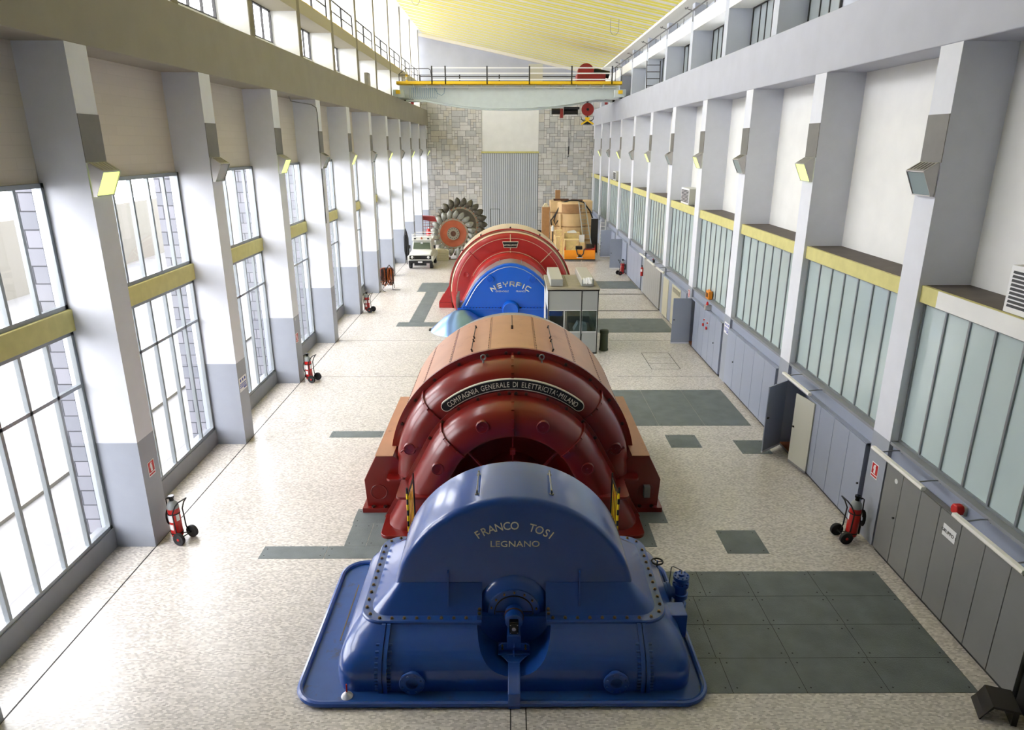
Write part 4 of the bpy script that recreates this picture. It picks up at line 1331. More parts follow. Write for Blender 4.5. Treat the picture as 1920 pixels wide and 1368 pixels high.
tube_lamp(37.3, 39.2, 'short tube lamp in the middle of the far three')
tube_lamp(39.8, 41.6, 'short tube lamp farthest of the far three')
# air conditioners on the ledges
def ac(loc, label, w=.95, h=.75, d=.55):
    A = thing('air_conditioner', label, 'air conditioner', loc, group='air conditioners on the ledges')
    MB().box(-.0, d, -w / 2, w / 2, 0.001, h).build('casing', 'cabinet_cream', A, bevel=.015)
    MB().box(-.012, .02, -w / 2, w / 2, 0.001, h).build('front_frame', 'white_plastic', A, bevel=.01)
    m = MB()
    for i in range(9):
        z = .1 + i * (h - .2) / 8.5
        m.prism([(-.02, z), (-.013, z + .045), (-.013, z)], 'y', -w / 2 + .07, w / 2 - .07)
    m.build('louvre', 'black', A)
ac((8.5, 33.9, 6.085), 'white louvred unit on the ledge of the fourth bay, middle of the three', 1.5, .75)
ac((8.5, 57.2, 6.085), 'tiny white louvred unit on a far ledge near the back wall', 1.5, .7)
ac((8.5, 10.9, 6.085), 'white louvred unit cut by the right edge of the photo', 1.1, .8)
# bent steel sheets on the floor in the near right corner
Sx = thing('steel_trestle', 'dark bent steel sheet standing on the floor in the bottom right corner', 'steel sheet', (7.95, 8.85, 0), -.35)
MB().prism([(-.32, 0), (-.30, 0), (-.17, .30), (.2, .30), (.22, .28), (.2, .26), (-.15, .26)], 'y', -.28, .22).build('sheet', 'dark_steel' if 'dark_steel' in MATS else mat('dark_steel', (0.20, 0.19, 0.18), .5, .4), Sx)
MB().box(.12, .2, -.26, .2, 0, .27).build('leg', 'dark_steel', Sx)
struct(MB().box(8.32, 8.93, FRONT, 8.97, 0, 2.5).build('wall_right', 'black', smooth=0))  # black block standing in for the dark opening past the cabinets
# conduit on the left wall under the beam
Cn = thing('conduit', 'thin dark conduit bending down from the left beam onto the fourth pillar', 'conduit', (XL + .001, 30.9, 10.6), world=True)
m = MB(); m.tube([(-8.6, 28.6, 10.59), (-8.6, 28.8, 10.45), (-8.3, 30.62, 10.42), (-8.13, 30.68, 10.3), (-8.13, 30.8, 10.1), (-8.13, 30.8, 5.5)], .02, 6)
m.build('pipe', 'steel', Cn)
# ================================================================ FAR RED GENERATOR AND BRIGHT BLUE TURBINE
FX = 0.05
G2 = thing('generator', 'bright red generator with cream glare-coloured drum, behind the bright blue turbine', 'generator', (FX, 39, 0), world=True)
R2 = 3.42
d2 = MB().lathe([(2.9, 38.0), (R2 - .02, 38.0), (R2, 38.02), (R2, 40.7), (2.0, 40.75)], (FX, 0, 1), 'y', 80, -.30, PI + .30).build('drum_shell', 'cream_trim_glare', G2)
MB().lathe([(R2 - .03, 37.93), (R2 + .03, 37.93), (R2 + .03, 38.06), (R2 - .03, 38.06)], (FX, 0, 1), 'y', 80, -.30, PI + .30).build('drum_rim', 'red_bright', d2)
multi('drum_latch', 'bolt_dark', d2, MB().cyl((0, -.5, .04), (0, .3, .04), .015, 6).cyl((0, -.5, -.02), (0, -.5, .1), .04, 8), [(FX + R2 * math.cos(a), 38.6, 1 + R2 * math.sin(a)) for a in (math.radians(62), math.radians(90), math.radians(118), math.radians(140), math.radians(40))], [(0, PI / 2 - a, 0) for a in (math.radians(62), math.radians(90), math.radians(118), math.radians(140), math.radians(40))])
m = MB()
m.lathe([(R2 - .09, 38.0), (R2 - .10, 37.8), (R2 - .16, 37.62), (R2 - .28, 37.52), (R2 - .42, 37.49), (2.34, 37.49), (2.32, 37.45), (2.24, 37.45)], (FX, 0, 1), 'y', 80, -.30, PI + .30)
ob2_ = m.build('outer_bell', 'red_bright', G2)
MB().lathe([(R2 - .105, 37.8), (R2 - .13, 37.66), (R2 - .16, 37.61), (R2 - .155, 37.6), (R2 - .10, 37.79)], (FX, 0, 1), 'y', 80, 0, PI).build('shoulder_highlight', 'cream_trim_glare', ob2_)  # cream strip painted as the highlight along the bell shoulder
MB().tube([(FX + 2.98 * math.cos(a * PI / 60), 37.485, 1 + 2.98 * math.sin(a * PI / 60)) for a in range(61)], .012, 6).build('ring_bead', 'cream_trim_glare', ob2_)
m = MB().loft([[(FX + x, y, 1 + z) for x, z in arch_path(r, flare=.5)] for r, y in ((2.30, 37.45), (2.31, 37.38), (2.24, 37.37), (2.23, 37.1), (2.14, 36.85), (1.95, 36.75), (1.0, 36.75))], False, False, closed=False)
ib2 = m.build('inner_bell', 'red_bright', G2)
MB().tube([(FX + 2.27 * math.cos(a * PI / 60), 37.36, 1 + 2.27 * math.sin(a * PI / 60)) for a in range(8, 53)], .014, 6).build('ring_bead', 'cream_trim_glare', ib2)
for a in (90, 45, 135):
    A = math.radians(a)
    MB().bar((FX + 2.35 * math.cos(A), 37.47, 1 + 2.35 * math.sin(A)), (FX + 3.2 * math.cos(A), 37.47, 1 + 3.2 * math.sin(A)), .04, .05, upv=(0, 1, 0)).build('radial_seam', 'cream_trim_glare' if a != 135 else 'red_bright', ob2_)
m = MB(); m.bar((FX, 37.33, 3.3), (FX, 36.8, 2.9), .03, .06)
m.build('radial_seam', 'cream_trim_glare', ib2)
# plate
def trap(z0, z1, w0, w1, y0, y1): return MB().prism([(FX - w0, z0), (FX + w0, z0), (FX + w1, z1), (FX - w1, z1)], 'y', y0, y1)
npl = trap(3.47, 3.80, .36, .44, 37.44, 37.49).build('name_plate', 'letter_cream', ob2_)
trap(3.49, 3.78, .34, .42, 37.435, 37.445).build('plate_field', 'black', npl)
m = MB(); text_on(m, 'SAVIGLIANO', .145, (FX, 37.428, 3.57), (1, 0, 0), (0, 0, 1), .004, .92); m.build('lettering', 'letter_cream', npl)
for s in (-1, 1):
    m = MB()
    X = lambda v: FX + s * v
    m.prism([(X(2.9), .0), (X(4.05), .0), (X(4.05), .32), (X(3.05), 1.9), (X(2.9), 1.9)], 'y', 38.1, 38.22)
    m.prism([(X(2.9), .0), (X(4.05), .0), (X(4.05), .3), (X(2.9), .3)], 'y', 38.0, 40.5)
    ft = m.build('side_foot', 'red_bright', G2)
    multi('foot_bolt', 'cream_trim_glare', ft, MB().cyl((0, 0, -.02), (0, 0, .09), .05, 6), [(X(3.95 - .15 * i), 38.16, .32 + .237 * i) for i in range(5)])
    cv = MB().lathe([(0, 38.06), (.12, 38.06), (.13, 38.1)], (X(3.42), 0, .6), 'y', 14).build('round_cover', 'red_bright', ft)
    A = math.radians(22) if s > 0 else math.radians(158)
    m = MB().lathe([(0, 37.46), (.12, 37.46), (.15, 37.44), (.16, 37.5)], (FX + 2.65 * math.cos(A), 0, 1 + 2.65 * math.sin(A)), 'y', 20).build('round_cover', 'red_bright', ob2_)

NT = thing('water_turbine', 'bright blue turbine casing lettered Neyrpic, between the two red generators', 'turbine', (FX, 34, 0), world=True)
outl = [(-2.53, 1.02), (-2.45, 1.14), (-2.05, 1.87), (-1.80, 2.25), (-1.51, 2.58), (-1.15, 2.88), (-.71, 3.13), (-.3, 3.26), (0, 3.29)]
full = [(FX + x, z) for x, z in outl] + [(FX - x, z) for x, z in outl[-2::-1]]
def shrink(pts, k): return [(FX + (x - FX) * (1 - k), 1.02 + (z - 1.02) * (1 - k)) for x, z in pts]
m = MB()
m.prism(full, 'y', 33.62, 34.9)
hood2 = m.build('silver_hood', 'silver', NT, smooth=50)
m = MB()
a_ = shrink(full, .012); b2_ = shrink(full, .03)
m.loft([[(x, 33.66, z) for x, z in a_], [(x, 33.56, z) for x, z in a_], [(x, 33.52, z) for x, z in b2_]], True, True)
face = m.build('face_plate', 'blue_bright', NT, smooth=30)
MB().tube([(x, 33.515, z) for x, z in shrink(full, .085)[1:-1]], .018, 6).build('face_bead', 'silver', face)
m = MB(); m.box(FX - 2.62, FX + 2.62, 33.45, 35.2, .42, .98)
lower = m.build('lower_box', 'blue_bright', NT)
m = MB(); m.box(FX - 2.66, FX + 2.66, 33.38, 35.2, .96, 1.03)
sfl = m.build('split_flange', 'blue_bright', NT, bevel=.01)
multi('flange_bolt', 'bolt_dark', sfl, MB().cyl((0, 0, -.005), (0, 0, .04), .022, 6), [(FX - 2.5 + .16 * i, 33.44, 1.03) for i in range(32) if abs(-2.5 + .16 * i) > .5])
m = MB().lathe([(.43, 33.6), (.42, 33.35), (.40, 33.2), (.36, 33.15), (.34, 33.16), (0, 33.16)], (FX, 0, .98), 'y', 36)
bc = m.build('bearing_cover', 'blue_bright', NT)
multi('bolt', 'bolt_dark', bc, MB().cyl((0, 0, -.02), (0, 0, .05), .035, 6), [(FX - .5, 33.42, 1.03), (FX + .5, 33.42, 1.03)])
MB().box(FX - 2.3, FX + 2.3, 33.7, 35.0, 0.002, .43).build('pedestal', 'sill_grey', NT)
for s in (-1.02, 1.08):
    m = MB().lathe([(0, 33.42), (.05, 33.42), (.05, 33.46), (.13, 33.46), (.13, 33.42), (.17, 33.42), (.18, 33.53)], (FX + s, 0, 2.47), 'y', 20)
    m.build('round_port', 'blue_bright', face)
for s in (-.55, .55):
    MB().tube([(FX + s, 33.9, 3.2), (FX + s, 33.9, 3.32), (FX + s, 34.4, 3.32), (FX + s, 34.4, 3.2)], .015, 6).build('grab_handle', 'steel', hood2)
MB().box(FX - 2.72, FX - 2.62, 33.5, 34.9, 1.0, 1.6).build('side_rack', 'steel', NT)
# lettering in outlined strokes, drawn by hand: N E Y R P I C
def strokes(mb, polys, ox, oz, X, U, s, y, w=.05):
    for pl in polys:
        for (a, b) in zip(pl, pl[1:]):
            p = Vector((ox, y, oz)) + X * (a[0] * s) + U * (a[1] * s); q = Vector((ox, y, oz)) + X * (b[0] * s) + U * (b[1] * s)
            d = (q - p).normalized() * (w / 2)
            mb.bar(p - d, q + d, w, .012, upv=(0, 1, 0))
GL = {'N': [[(0, 0), (0, 1), (1, 0), (1, 1)]],
      'E': [[(1, 1), (.1, 1), (0, .8), (0, .2), (.1, 0), (1, 0)], [(0, .5), (.95, .5)]],
      'Y': [[(0, 1), (.1, .6), (.5, .5), (.9, .6), (1, 1)], [(.5, .5), (.5, 0)]],
      'R': [[(0, 0), (0, 1), (.85, 1), (1, .85), (1, .6), (.85, .45), (0, .45)], [(.55, .45), (1, 0)]],
      'P': [[(0, 0), (0, 1), (.85, 1), (1, .85), (1, .6), (.85, .45), (0, .45)]],
      'I': [[(.5, 0), (.5, 1)]],
      'C': [[(1, 1), (.15, 1), (0, .85), (0, .15), (.15, 0), (1, 0)]]}
m = MB()
word = 'NEYRPIC'
wd = [1, 1, 1, 1, 1, .35, 1]
tot = sum(wd) + .35 * 6
acc = 0
for ch, w in zip(word, wd):
    t = (acc + w / 2) / tot - .5; acc += w + .35
    a = PI / 2 - t * 1.20
    X = Vector((math.sin(a), 0, -math.cos(a))); U = Vector((math.cos(a), 0, math.sin(a)))
    Rr = 1.62
    o = Vector((FX + Rr * math.cos(a), 0, .52 + Rr * math.sin(a))) - X * .10
    strokes(m, GL[ch], o.x, o.z, X, U, .205, 33.51, .048)
m.build('lettering', 'letter_cream', face)
m = MB()
text_on(m, 'GRENOBLE', .115, (FX - .42, 33.512, 1.83), (1, 0, 0), (0, 0, 1), .004, 1.15)
text_on(m, 'FRANCE', .115, (FX + .52, 33.512, 1.83), (1, 0, 0), (0, 0, 1), .004, 1.15)
m.build('lettering', 'letter_cream', face)
# silver cowl at its left foot
m = MB(); m.T = Matrix.Translation((-2.2, 33.1, 0))
base = [(1.75 * math.cos(a), 1.55 * math.sin(a), 0.004) for a in [PI * .72 + i * (PI * 1.2) / 24 for i in range(25)]]
mid = [(x * .55 - .12, y * .5 + .08, .62) for x, y, z in base]
top = [(x * .22 - .15, y * .2 + .12, .95) for x, y, z in base]
m.loft([base, [(x * .98, y * .98, .05) for x, y, z in base], mid, top, [(-.1, .15, 1.0)] * 25], False, False, closed=False)
cw = m.build('cone_cowl', 'silver_blue', NT, smooth=60)
cw['label'] = 'shiny silver half-cone cowl on the floor'
MB().box(-4.02, -3.5, 32.9, 33.25, .004, .05).build('dark_slot', 'black', cw)
# low silver shroud between the near generator and the booth
# ================================================================ CONTROL BOOTH
BX0, BX1, BY0, BY1, BZ = 1.66, 3.86, 28.97, 32.1, 2.92
mat('booth_grey', (0.62, 0.63, 0.62), 0.45)
mat('booth_white', (0.80, 0.81, 0.80), 0.4)
mat('booth_box', (0.68, 0.67, 0.63), 0.5)
mat('booth_roof', (0.60, 0.57, 0.50), 0.7, var=0.08)
BT = thing('control_booth', 'grey glazed control booth right of the bright blue turbine, two boxes on its roof', 'booth', ((BX0 + BX1) / 2, (BY0 + BY1) / 2, 0), world=True)
MB().box(BX0 - .04, BX1 + .04, BY0 - .04, BY1 + .04, BZ - .05, BZ + .03).build('roof', 'booth_roof', BT, bevel=.01)
MB().box(BX0, BX1, BY0, BY1, .002, .06).build('booth_floor', 'black', BT)
MB().box(BX0 - .02, BX1 + .02, BY0 - .025, BY0, BZ - .10, BZ - .05).build('roof_seal', 'black', BT)
MB().box(BX0 + .9, BX1 - .1, BY0 + .4, BY1 - .3, BZ + .03, BZ + .045).build('roof_hatch', 'booth_roof', BT)
xm = 3.13
def panel(axis, a0, a1, c, z0, z1, matn, name, th=.03):
    if axis == 'x': b = MB().box(a0, a1, c, c + th, z0, z1)
    else: b = MB().box(c, c + th, a0, a1, z0, z1)
    return b.build(name, matn, BT, smooth=0)
for (a, b) in ((BX0 + .06, xm - .04), (xm + .04, BX1 - .06)):
    panel('x', a, b, BY0, 1.98, BZ - .08, 'booth_grey', 'upper_panel')
    panel('x', a, b, BY0, .06, .98, 'booth_grey', 'lower_panel')
    w = panel('x', a + .02, b - .02, BY0 + .01, 1.02, 1.94, 'booth_pane', 'window_pane', .008)
for zz in (.98, 1.94): panel('x', BX0 + .05, BX1 - .05, BY0 - .005, zz, zz + .04, 'booth_white', 'window_rail', .03)
panel('x', 2.36, 2.41, BY0 - .005, 1.0, 1.96, 'booth_white', 'window_mullion')
for x in (BX0, xm - .04, BX1 - .06): 
    panel('x', x, x + .06, BY0 - .008, .06, BZ - .05, 'booth_white', 'corner_post', .05)
    panel('x', x + .01, x + .055, BY0 - .012, .06, BZ - .05, 'black', 'post_seal', .01)
panel('y', BY0, BY1, BX1 - .03, .06, 1.0, 'booth_grey', 'side_panel'); panel('y', BY0, BY1, BX1 - .03, 1.98, BZ - .05, 'booth_grey', 'side_panel'); panel('y', BY0 + .06, BY1 - .06, BX1 - .02, 1.0, 1.98, 'booth_pane', 'window_pane', .008)
panel('y', BY0, BY0 + 1.7, BX0, .06, 1.0, 'booth_white', 'side_panel'); panel('y', BY0, BY0 + 1.7, BX0, 1.98, BZ - .05, 'booth_white', 'side_panel'); panel('y', BY0 + .06, BY0 + 1.7, BX0 + .01, 1.0, 1.98, 'booth_pane', 'window_pane', .008)
dr = panel('y', BY0 + 1.72, BY1 - .05, BX0 - .005, .06, 2.4, 'booth_white', 'booth_door'); 
MB().box(BX0 - .05, BX0, BY0 + 1.8, BY0 + 1.86, 1.0, 1.15).build('door_handle', 'black', dr)
for (a, b) in ((BX0, 2.7), (2.76, BX1)):
    panel('x', a, b, BY1 - .03, .06, .95, 'booth_grey', 'rear_panel'); panel('x', a, b, BY1 - .03, 1.98, BZ - .05, 'booth_grey', 'rear_panel'); panel('x', a, b, BY1 - .02, .95, 1.98, 'booth_pane', 'window_pane', .008)
DK = thing('desk', 'grey desk inside the booth behind its glass', 'desk', (3.25, 30.6, .06))
MB().box(-.5, .5, -.8, .8, .70, .74).build('desk_top', 'booth_roof', DK)
for a in (-.45, .45):
    for b in (-.75, .75): MB().box(a - .02, a + .02, b - .02, b + .02, 0.001, .7).build('leg', 'booth_grey', DK)
MC = thing('switch_console', 'pale sloping console inside the booth by its right window', 'console', (3.2, 30.2, .801))
MB().prism([(-.3, 0), (.3, 0), (.3, .25), (-.1, .35)], 'y', -.3, .3).build('console_body', 'booth_white', MC)
for i, (x0, x1, lab) in enumerate(((1.78, 2.32, 'plain grey long box on the booth roof, left one'), (3.12, 3.66, 'right long box on the booth roof, crumpled white sheet on its front end'))):
    A = thing('roof_unit', lab, 'ventilation box', ((x0 + x1) / 2, 30.7, BZ + .045), group='boxes on the booth roof')
    MB().box(-.27, .27, -1.45, 1.6, 0.001, .32).build('casing', 'booth_box', A, bevel=.02)
    MB().box(-.25, .25, -1.46, -1.44, .02, .29).build('end_panel', 'booth_grey', A)
P_ = thing('plastic_sheet', 'crumpled white sheet hanging on the end of the right roof box', 'sheet', (3.38, 29.2, 3.29))
m = MB()
loops = []
random.seed(3)
for i in range(7):
    loops.append([(-.2 + .4 * j / 9, .12 - .22 * i / 6 + random.uniform(-.02, .02), (.0 if i < 4 else -.07 * (i - 3)) + random.uniform(.0, .06)) for j in range(10)])
m.loft(loops, False, False, closed=False)
m.loft([[(a, b, c + .006) for a, b, c in l] for l in loops], False, False, closed=False)
m.build('sheet', 'white_plastic', P_)
BN = thing('waste_bin', 'dark green round bin with lid beside the control booth', 'bin', (4.24, 29.55, 0))
mat('bin_green', (0.24, 0.27, 0.19), 0.5, var=.1)
MB().lathe([(0, .001), (.21, .001), (.215, .06), (.19, .10), (.175, .75), (.17, .80)], n=28).build('bin_body', 'bin_green', BN)
MB().lathe([(.175, .78), (.20, .79), (.205, .88), (.19, .93), (.12, .96), (0, .97)], n=28).build('lid', 'bin_green', BN)
# ================================================================ OVERHEAD CRANE
CY = 55.6
CR = thing('overhead_crane', 'pale green fish-belly bridge crane with yellow rail spanning the hall', 'crane', (0, 57.5, 12.1), world=True)
def girder(y, name, railing=True):
    top = 13.06
    n = 30
    low_ = []
    for i in range(n + 1):
        x = -8.3 + 16.6 * i / n
        t = min(1, max(0, (abs(x) - 0) / 6.6))
        z = 11.50 + .66 * (t ** 2.2)
        low_.append((x, z))
    poly = [(-8.3, top)] + [(x, z) for x, z in low_] + [(8.3, top)]
    g = MB().prism(poly, 'y', y, y + .05).prism(poly, 'y', y + .45, y + .5)
    m = g
    for i in range(n):
        (xa, za), (xb, zb) = low_[i], low_[i + 1]
        m.add([(xa, y - .06, za), (xb, y - .06, zb), (xb, y + .56, zb), (xa, y + .56, za), (xa, y - .06, za - .04), (xb, y - .06, zb - .04), (xb, y + .56, zb - .04), (xa, y + .56, za - .04)], [(0, 1, 2, 3), (7, 6, 5, 4), (0, 4, 5, 1), (1, 5, 6, 2), (2, 6, 7, 3), (3, 7, 4, 0)])
    o = m.build('girder', 'crane_green', CR, smooth=20)
    MB().box(-8.3, 8.3, y - .06, y + .56, top, top + .05).build('top_plate', 'crane_green', o)
    return o
g1 = girder(CY, 'girder')
g2 = girder(CY + 3.2, 'girder')
yl = MB().box(-8.42, 8.42, CY - .75, CY - .69, 13.1, 13.33).box(-8.42, 8.42, CY - .75, CY, 13.1, 13.13).build('yellow_rail', 'crane_yellow', g1)
for i in range(15):
    x = -7.2 + i * 1.02
    MB().prism([(CY - .69, 13.1), (CY, 13.1), (CY, 12.8)], 'x', x - .02, x + .02).build('walkway_bracket', 'crane_green', g1)
MB().cyl((-6.6, CY - .4, 12.93), (8, CY - .4, 12.93), .025, 8).build('cable_rail', 'white_plastic', g1)
def posts(y, x_list, zt, par, mats=('dark_frame', 'white_plastic')):
    for x in x_list: MB().box(x - .05, x + .05, y - .03, y + .03, 13.13, zt).build('railing_post', mats[0], par)
    for z in (zt - .13, zt - .50, 13.45): MB().box(x_list[0], x_list[-1], y - .02, y + .02, z - .04, z + .04).build('handrail', mats[1], par)
posts(CY - .72, [-5.75, -4.75, -1.65, 1.5, 4.65, 7.65], 14.38, g1)
posts(CY + 3.9, [-7.2, -4.0, -.8, 2.4, 5.6], 14.2, g2, ('dark_frame', 'dark_frame'))
m = MB()
m.tube([(-8.2, CY - .7, 13.3), (-8.2, CY - .7, 13.8), (-7.7, CY - .7, 14.2), (-6.0, CY - .7, 14.2), (-5.85, CY - .7, 14.1), (-5.75, CY - .7, 13.3)], .03, 6)
m.tube([(-8.2, CY - .7, 13.75), (-5.85, CY - .7, 13.75)], .025, 6)
m.build('end_railing', 'dark_frame', g1)
MB().tube([(7.9, CY - .7, 13.3), (7.9, CY - .7, 14.3), (8.35, CY - .7, 14.3), (8.35, CY - .7, 13.3)], .03, 6).build('end_railing', 'dark_frame', g1)
for s in (-1, 1):
    ca = MB().box(s * 8.5 - .2, s * 8.5 + .2, CY - .9, CY + 4.6, 12.3, 12.75).build('end_carriage', 'crane_green', CR, bevel=.02)
    MB().box(s * 8.2 - .35, s * 8.2 + .35, CY - 1.1, CY - .6, 12.2, 12.7).build('buffer_box', 'crane_green', ca)
    MB().box(s * 8.25 - .15, s * 8.25 + .15, CY - 1.3, CY - 1.1, 12.42, 12.66).build('buffer', 'crane_yellow', ca)
    for yy in (CY - .4, CY + 4.1):
        MB().lathe([(0, -.1), (.22, -.1), (.25, -.08), (.25, .08), (.22, .1), (0, .1)], (s * 8.5, yy, 12.36), 'x', 20).build('wheel', 'black', ca)
    MB().cyl((s * 7.3, CY + .3, 12.25), (s * 8.1, CY + .3, 12.3), .16, 14).build('drive_motor', 'black', ca)
# festoon of blue cables
fe = MB()
for i in range(13):
    x = -7.5 + i * .16
    fe.tube([(x, CY - .45, 12.9), (x - .02, CY - .45, 12.25), (x + .08, CY - .45, 12.12), (x + .14, CY - .45, 12.3), (x + .14, CY - .45, 12.9)], .014, 5)
fe.tube([(-5.6, CY - .45, 12.9), (-5.4, CY - .45, 12.5), (-5.1, CY - .45, 12.35), (-4.9, CY - .45, 12.5), (-4.85, CY - .45, 12.9)], .02, 5)
fe.build('hanging_cables', mat('cable_blue', (0.40, 0.55, 0.66), .5), g1)['kind'] = 'stuff'
# trolley with red winch on top
TR = MB().box(5.0, 7.9, CY + .1, CY + 3.5, 13.13, 13.3).build('trolley', 'crane_red', CR)
MB().cyl((5.9, CY + 1.2, 14.15), (5.9, CY + 2.0, 14.15), .62, 32).build('winch_drum', 'crane_red', TR)
MB().box(5.2, 7.4, CY + 1.0, CY + 2.4, 13.3, 14.0).build('gear_case', 'crane_red', TR, bevel=.05)
MB().cyl((6.5, CY + 1.4, 14.2), (7.7, CY + 1.4, 13.95), .27, 18).build('winch_motor', 'black', TR)
MB().box(1.47, 2.52, CY + .05, CY + .5, 13.15, 14.6).build('control_cabinet', 'cabinet_cream', g1, bevel=.02)
# small beacon post at the left end
m = MB()
for i in range(5): m.cur = i % 2; m.lathe([(0, 0), (.09, .02), (.09, .16), (0, .18)], (-7.9 + .0, CY + 1.2, 13.2 + .2 * i), 'z', 10)
m.cur = 0; m.cyl((-7.9, CY + 1.2, 12.7), (-7.9, CY + 1.2, 14.4), .03, 8)
m.build('insulator_stack', ['cabinet_cream', 'crane_yellow'], g1)
# hoist under the trolley
HO = MB().cyl((4.25, CY + 1.2, 11.25), (5.35, CY + 1.2, 11.25), .24, 24).build('hoist_drum', 'black', CR)
MB().box(4.25, 5.45, CY + .95, CY + 1.45, 11.45, 11.62).build('hoist_frame', 'black', HO)
MB().box(3.95, 4.2, CY + .95, CY + 1.45, 10.82, 11.5).build('gear_box', 'crane_red', HO, bevel=.03)
MB().cyl((3.3, CY + 1.2, 11.3), (3.95, CY + 1.2, 11.3), .22, 18).build('hoist_motor', 'black', HO)
MB().box(4.3, 5.3, CY + .93, CY + .97, 11.0, 11.06).build('guide_bar', 'white_plastic', HO)
m = MB()
for s in (-.06, .06): m.cyl((4.75 + s, CY + 1.2, 11.1), (4.75 + s * .7, CY + 1.2, 8.7), .012, 6)
m.cyl((4.72, CY + 1.2, 8.7), (4.7, CY + 1.2, 8.1), .05, 8); m.tube([(4.7, CY + 1.2, 8.1), (4.72, CY + 1.2, 7.95), (4.62, CY + 1.2, 7.9)], .03, 6)
m.build('hoist_rope', 'black', HO)
MB().cyl((6.0, CY + .6, 12.9), (6.0, CY + .6, 11.6), .05, 8).cyl((6.1, CY + .6, 12.9), (6.1, CY + .6, 11.6), .02, 8).build('main_rope', 'black', CR)
HK = MB().lathe([(0, -.12), (.12, -.12), (.14, -.1), (.46, -.1), (.48, -.05), (.48, .05), (.46, .1), (.14, .1), (0, .12)], (6.05, CY + .6, 11.42), 'y', 32).build('hook_pulley', 'crane_red', CR)
MB().lathe([(0, -.16), (.1, -.15), (.1, -.1)], (6.05, CY + .6, 11.42), 'y', 12).build('pulley_hub', 'black', HK)
m = MB()
m.cur = 0; m.cyl((6.05, CY + .6, 10.95), (6.05, CY + .6, 10.6), .07, 10)
m.cur = 1; m.prism([(5.85, 10.85), (6.25, 10.85), (6.15, 10.6), (5.95, 10.6)], 'y', CY + .5, CY + .7)
m.build('hook_neck', ['black', 'crane_yellow'], HK)
m = MB()
for s in (-1, 1):
    m.cur = 0; m.tube([(6.05, CY + .6, 10.62), (6.05 + s * .28, CY + .6, 10.58), (6.05 + s * .45, CY + .6, 10.7), (6.05 + s * .5, CY + .6, 10.95)], .055, 8, r2=.02)
    m.cur = 1; m.bar((6.05, CY + .52, 10.62), (6.05 + s * .48, CY + .52, 10.35), .08, .12)
m.cur = 0; m.prism([(5.7, 10.32), (6.4, 10.32), (6.05, 10.6)], 'y', CY + .5, CY + .7)
m.build('double_hook', ['black', 'crane_yellow'], HK)
for s in (-1, 1):
    m = thing('end_stop', 'red end stop on the %s crane beam beyond the bridge' % ('left' if s < 0 else 'right'), 'end stop', (s * 8.3, 62.5, 12.101), group='red end stops')
    MB().box(-.12, .12, -.1, .1, 0, .75).build('block', 'crane_red', m)
# ladder on the right beam
LD = thing('steel_ladder', 'short dark ladder leaning in an opening above the right crane beam', 'ladder', (9.0, 46.0, 12.101))
m = MB()
for s in (-.42, .42): m.bar((s - .0, -.02, 0), (s, .25, 1.7), .05, .05)
m.build('stiles', 'dark_frame', LD)
multi('rung', 'dark_frame', LD, MB().cyl((-.42, 0, 0), (.42, 0, 0), .025, 6), [(0, .27 * z / 1.7 - .02, z) for z in (.25, .65, 1.05, 1.45)])
# rail with wire frames under the right edge of the ceiling
TRK = thing('cable_track', 'long thin steel track along the upper right wall, just under the ceiling edge', 'cable track', (8.9, 36, 15.0), world=True)
MB().cyl((8.88, 6, 15.0), (8.88, 63, 15.0), .035, 8).build('track_tube', 'steel', TRK)
for k in range(1, 9):
    y = PY(k) + 2.5
    m = MB(); m.tube([(9.0, y, 15.0), (9.0, y, 14.55), (9.0, y + 1.35, 14.55), (9.0, y + 1.35, 15.0)], .022, 6)
    m.build('wire_frame', 'steel', TRK)
    m = MB(); m.cyl((8.88, PY(k) + .3, 15.0), (8.5, PY(k) + .3, 15.12), .02, 6); m.cyl((8.6, PY(k) + .1, 15.1), (8.6, PY(k) + .5, 15.1), .03, 6); m.cyl((8.88, PY(k) + .2, 15.0), (8.9, PY(k) + .2, 14.5), .02, 6)
    m.build('support_arm', 'steel', TRK)
for (x, y) in ((6.3, 45.0), (-6.2, 50.5)):
    W_ = thing('ceiling_hook', 'thin wire loop hanging from the yellow ceiling, %s one' % ('right' if x > 0 else 'left'), 'hook', (x, y, zc(x)), group='wire loops under the ceiling')
    MB().tube([(-.25, 0, 0), (-.25, 0, -.7), (-.1, 0, -.9), (.1, 0, -.9), (.25, 0, -.7), (.25, 0, 0)], .012, 6).build('loop', 'steel', W_)
EB = thing('electric_box', 'pale grey box on the left crane beam below the gallery', 'electric box', (-8.5, 44.2, 12.101))
MB().box(-.1, .1, -.4, .4, 0, .8).build('casing', 'lamp_metal', EB)
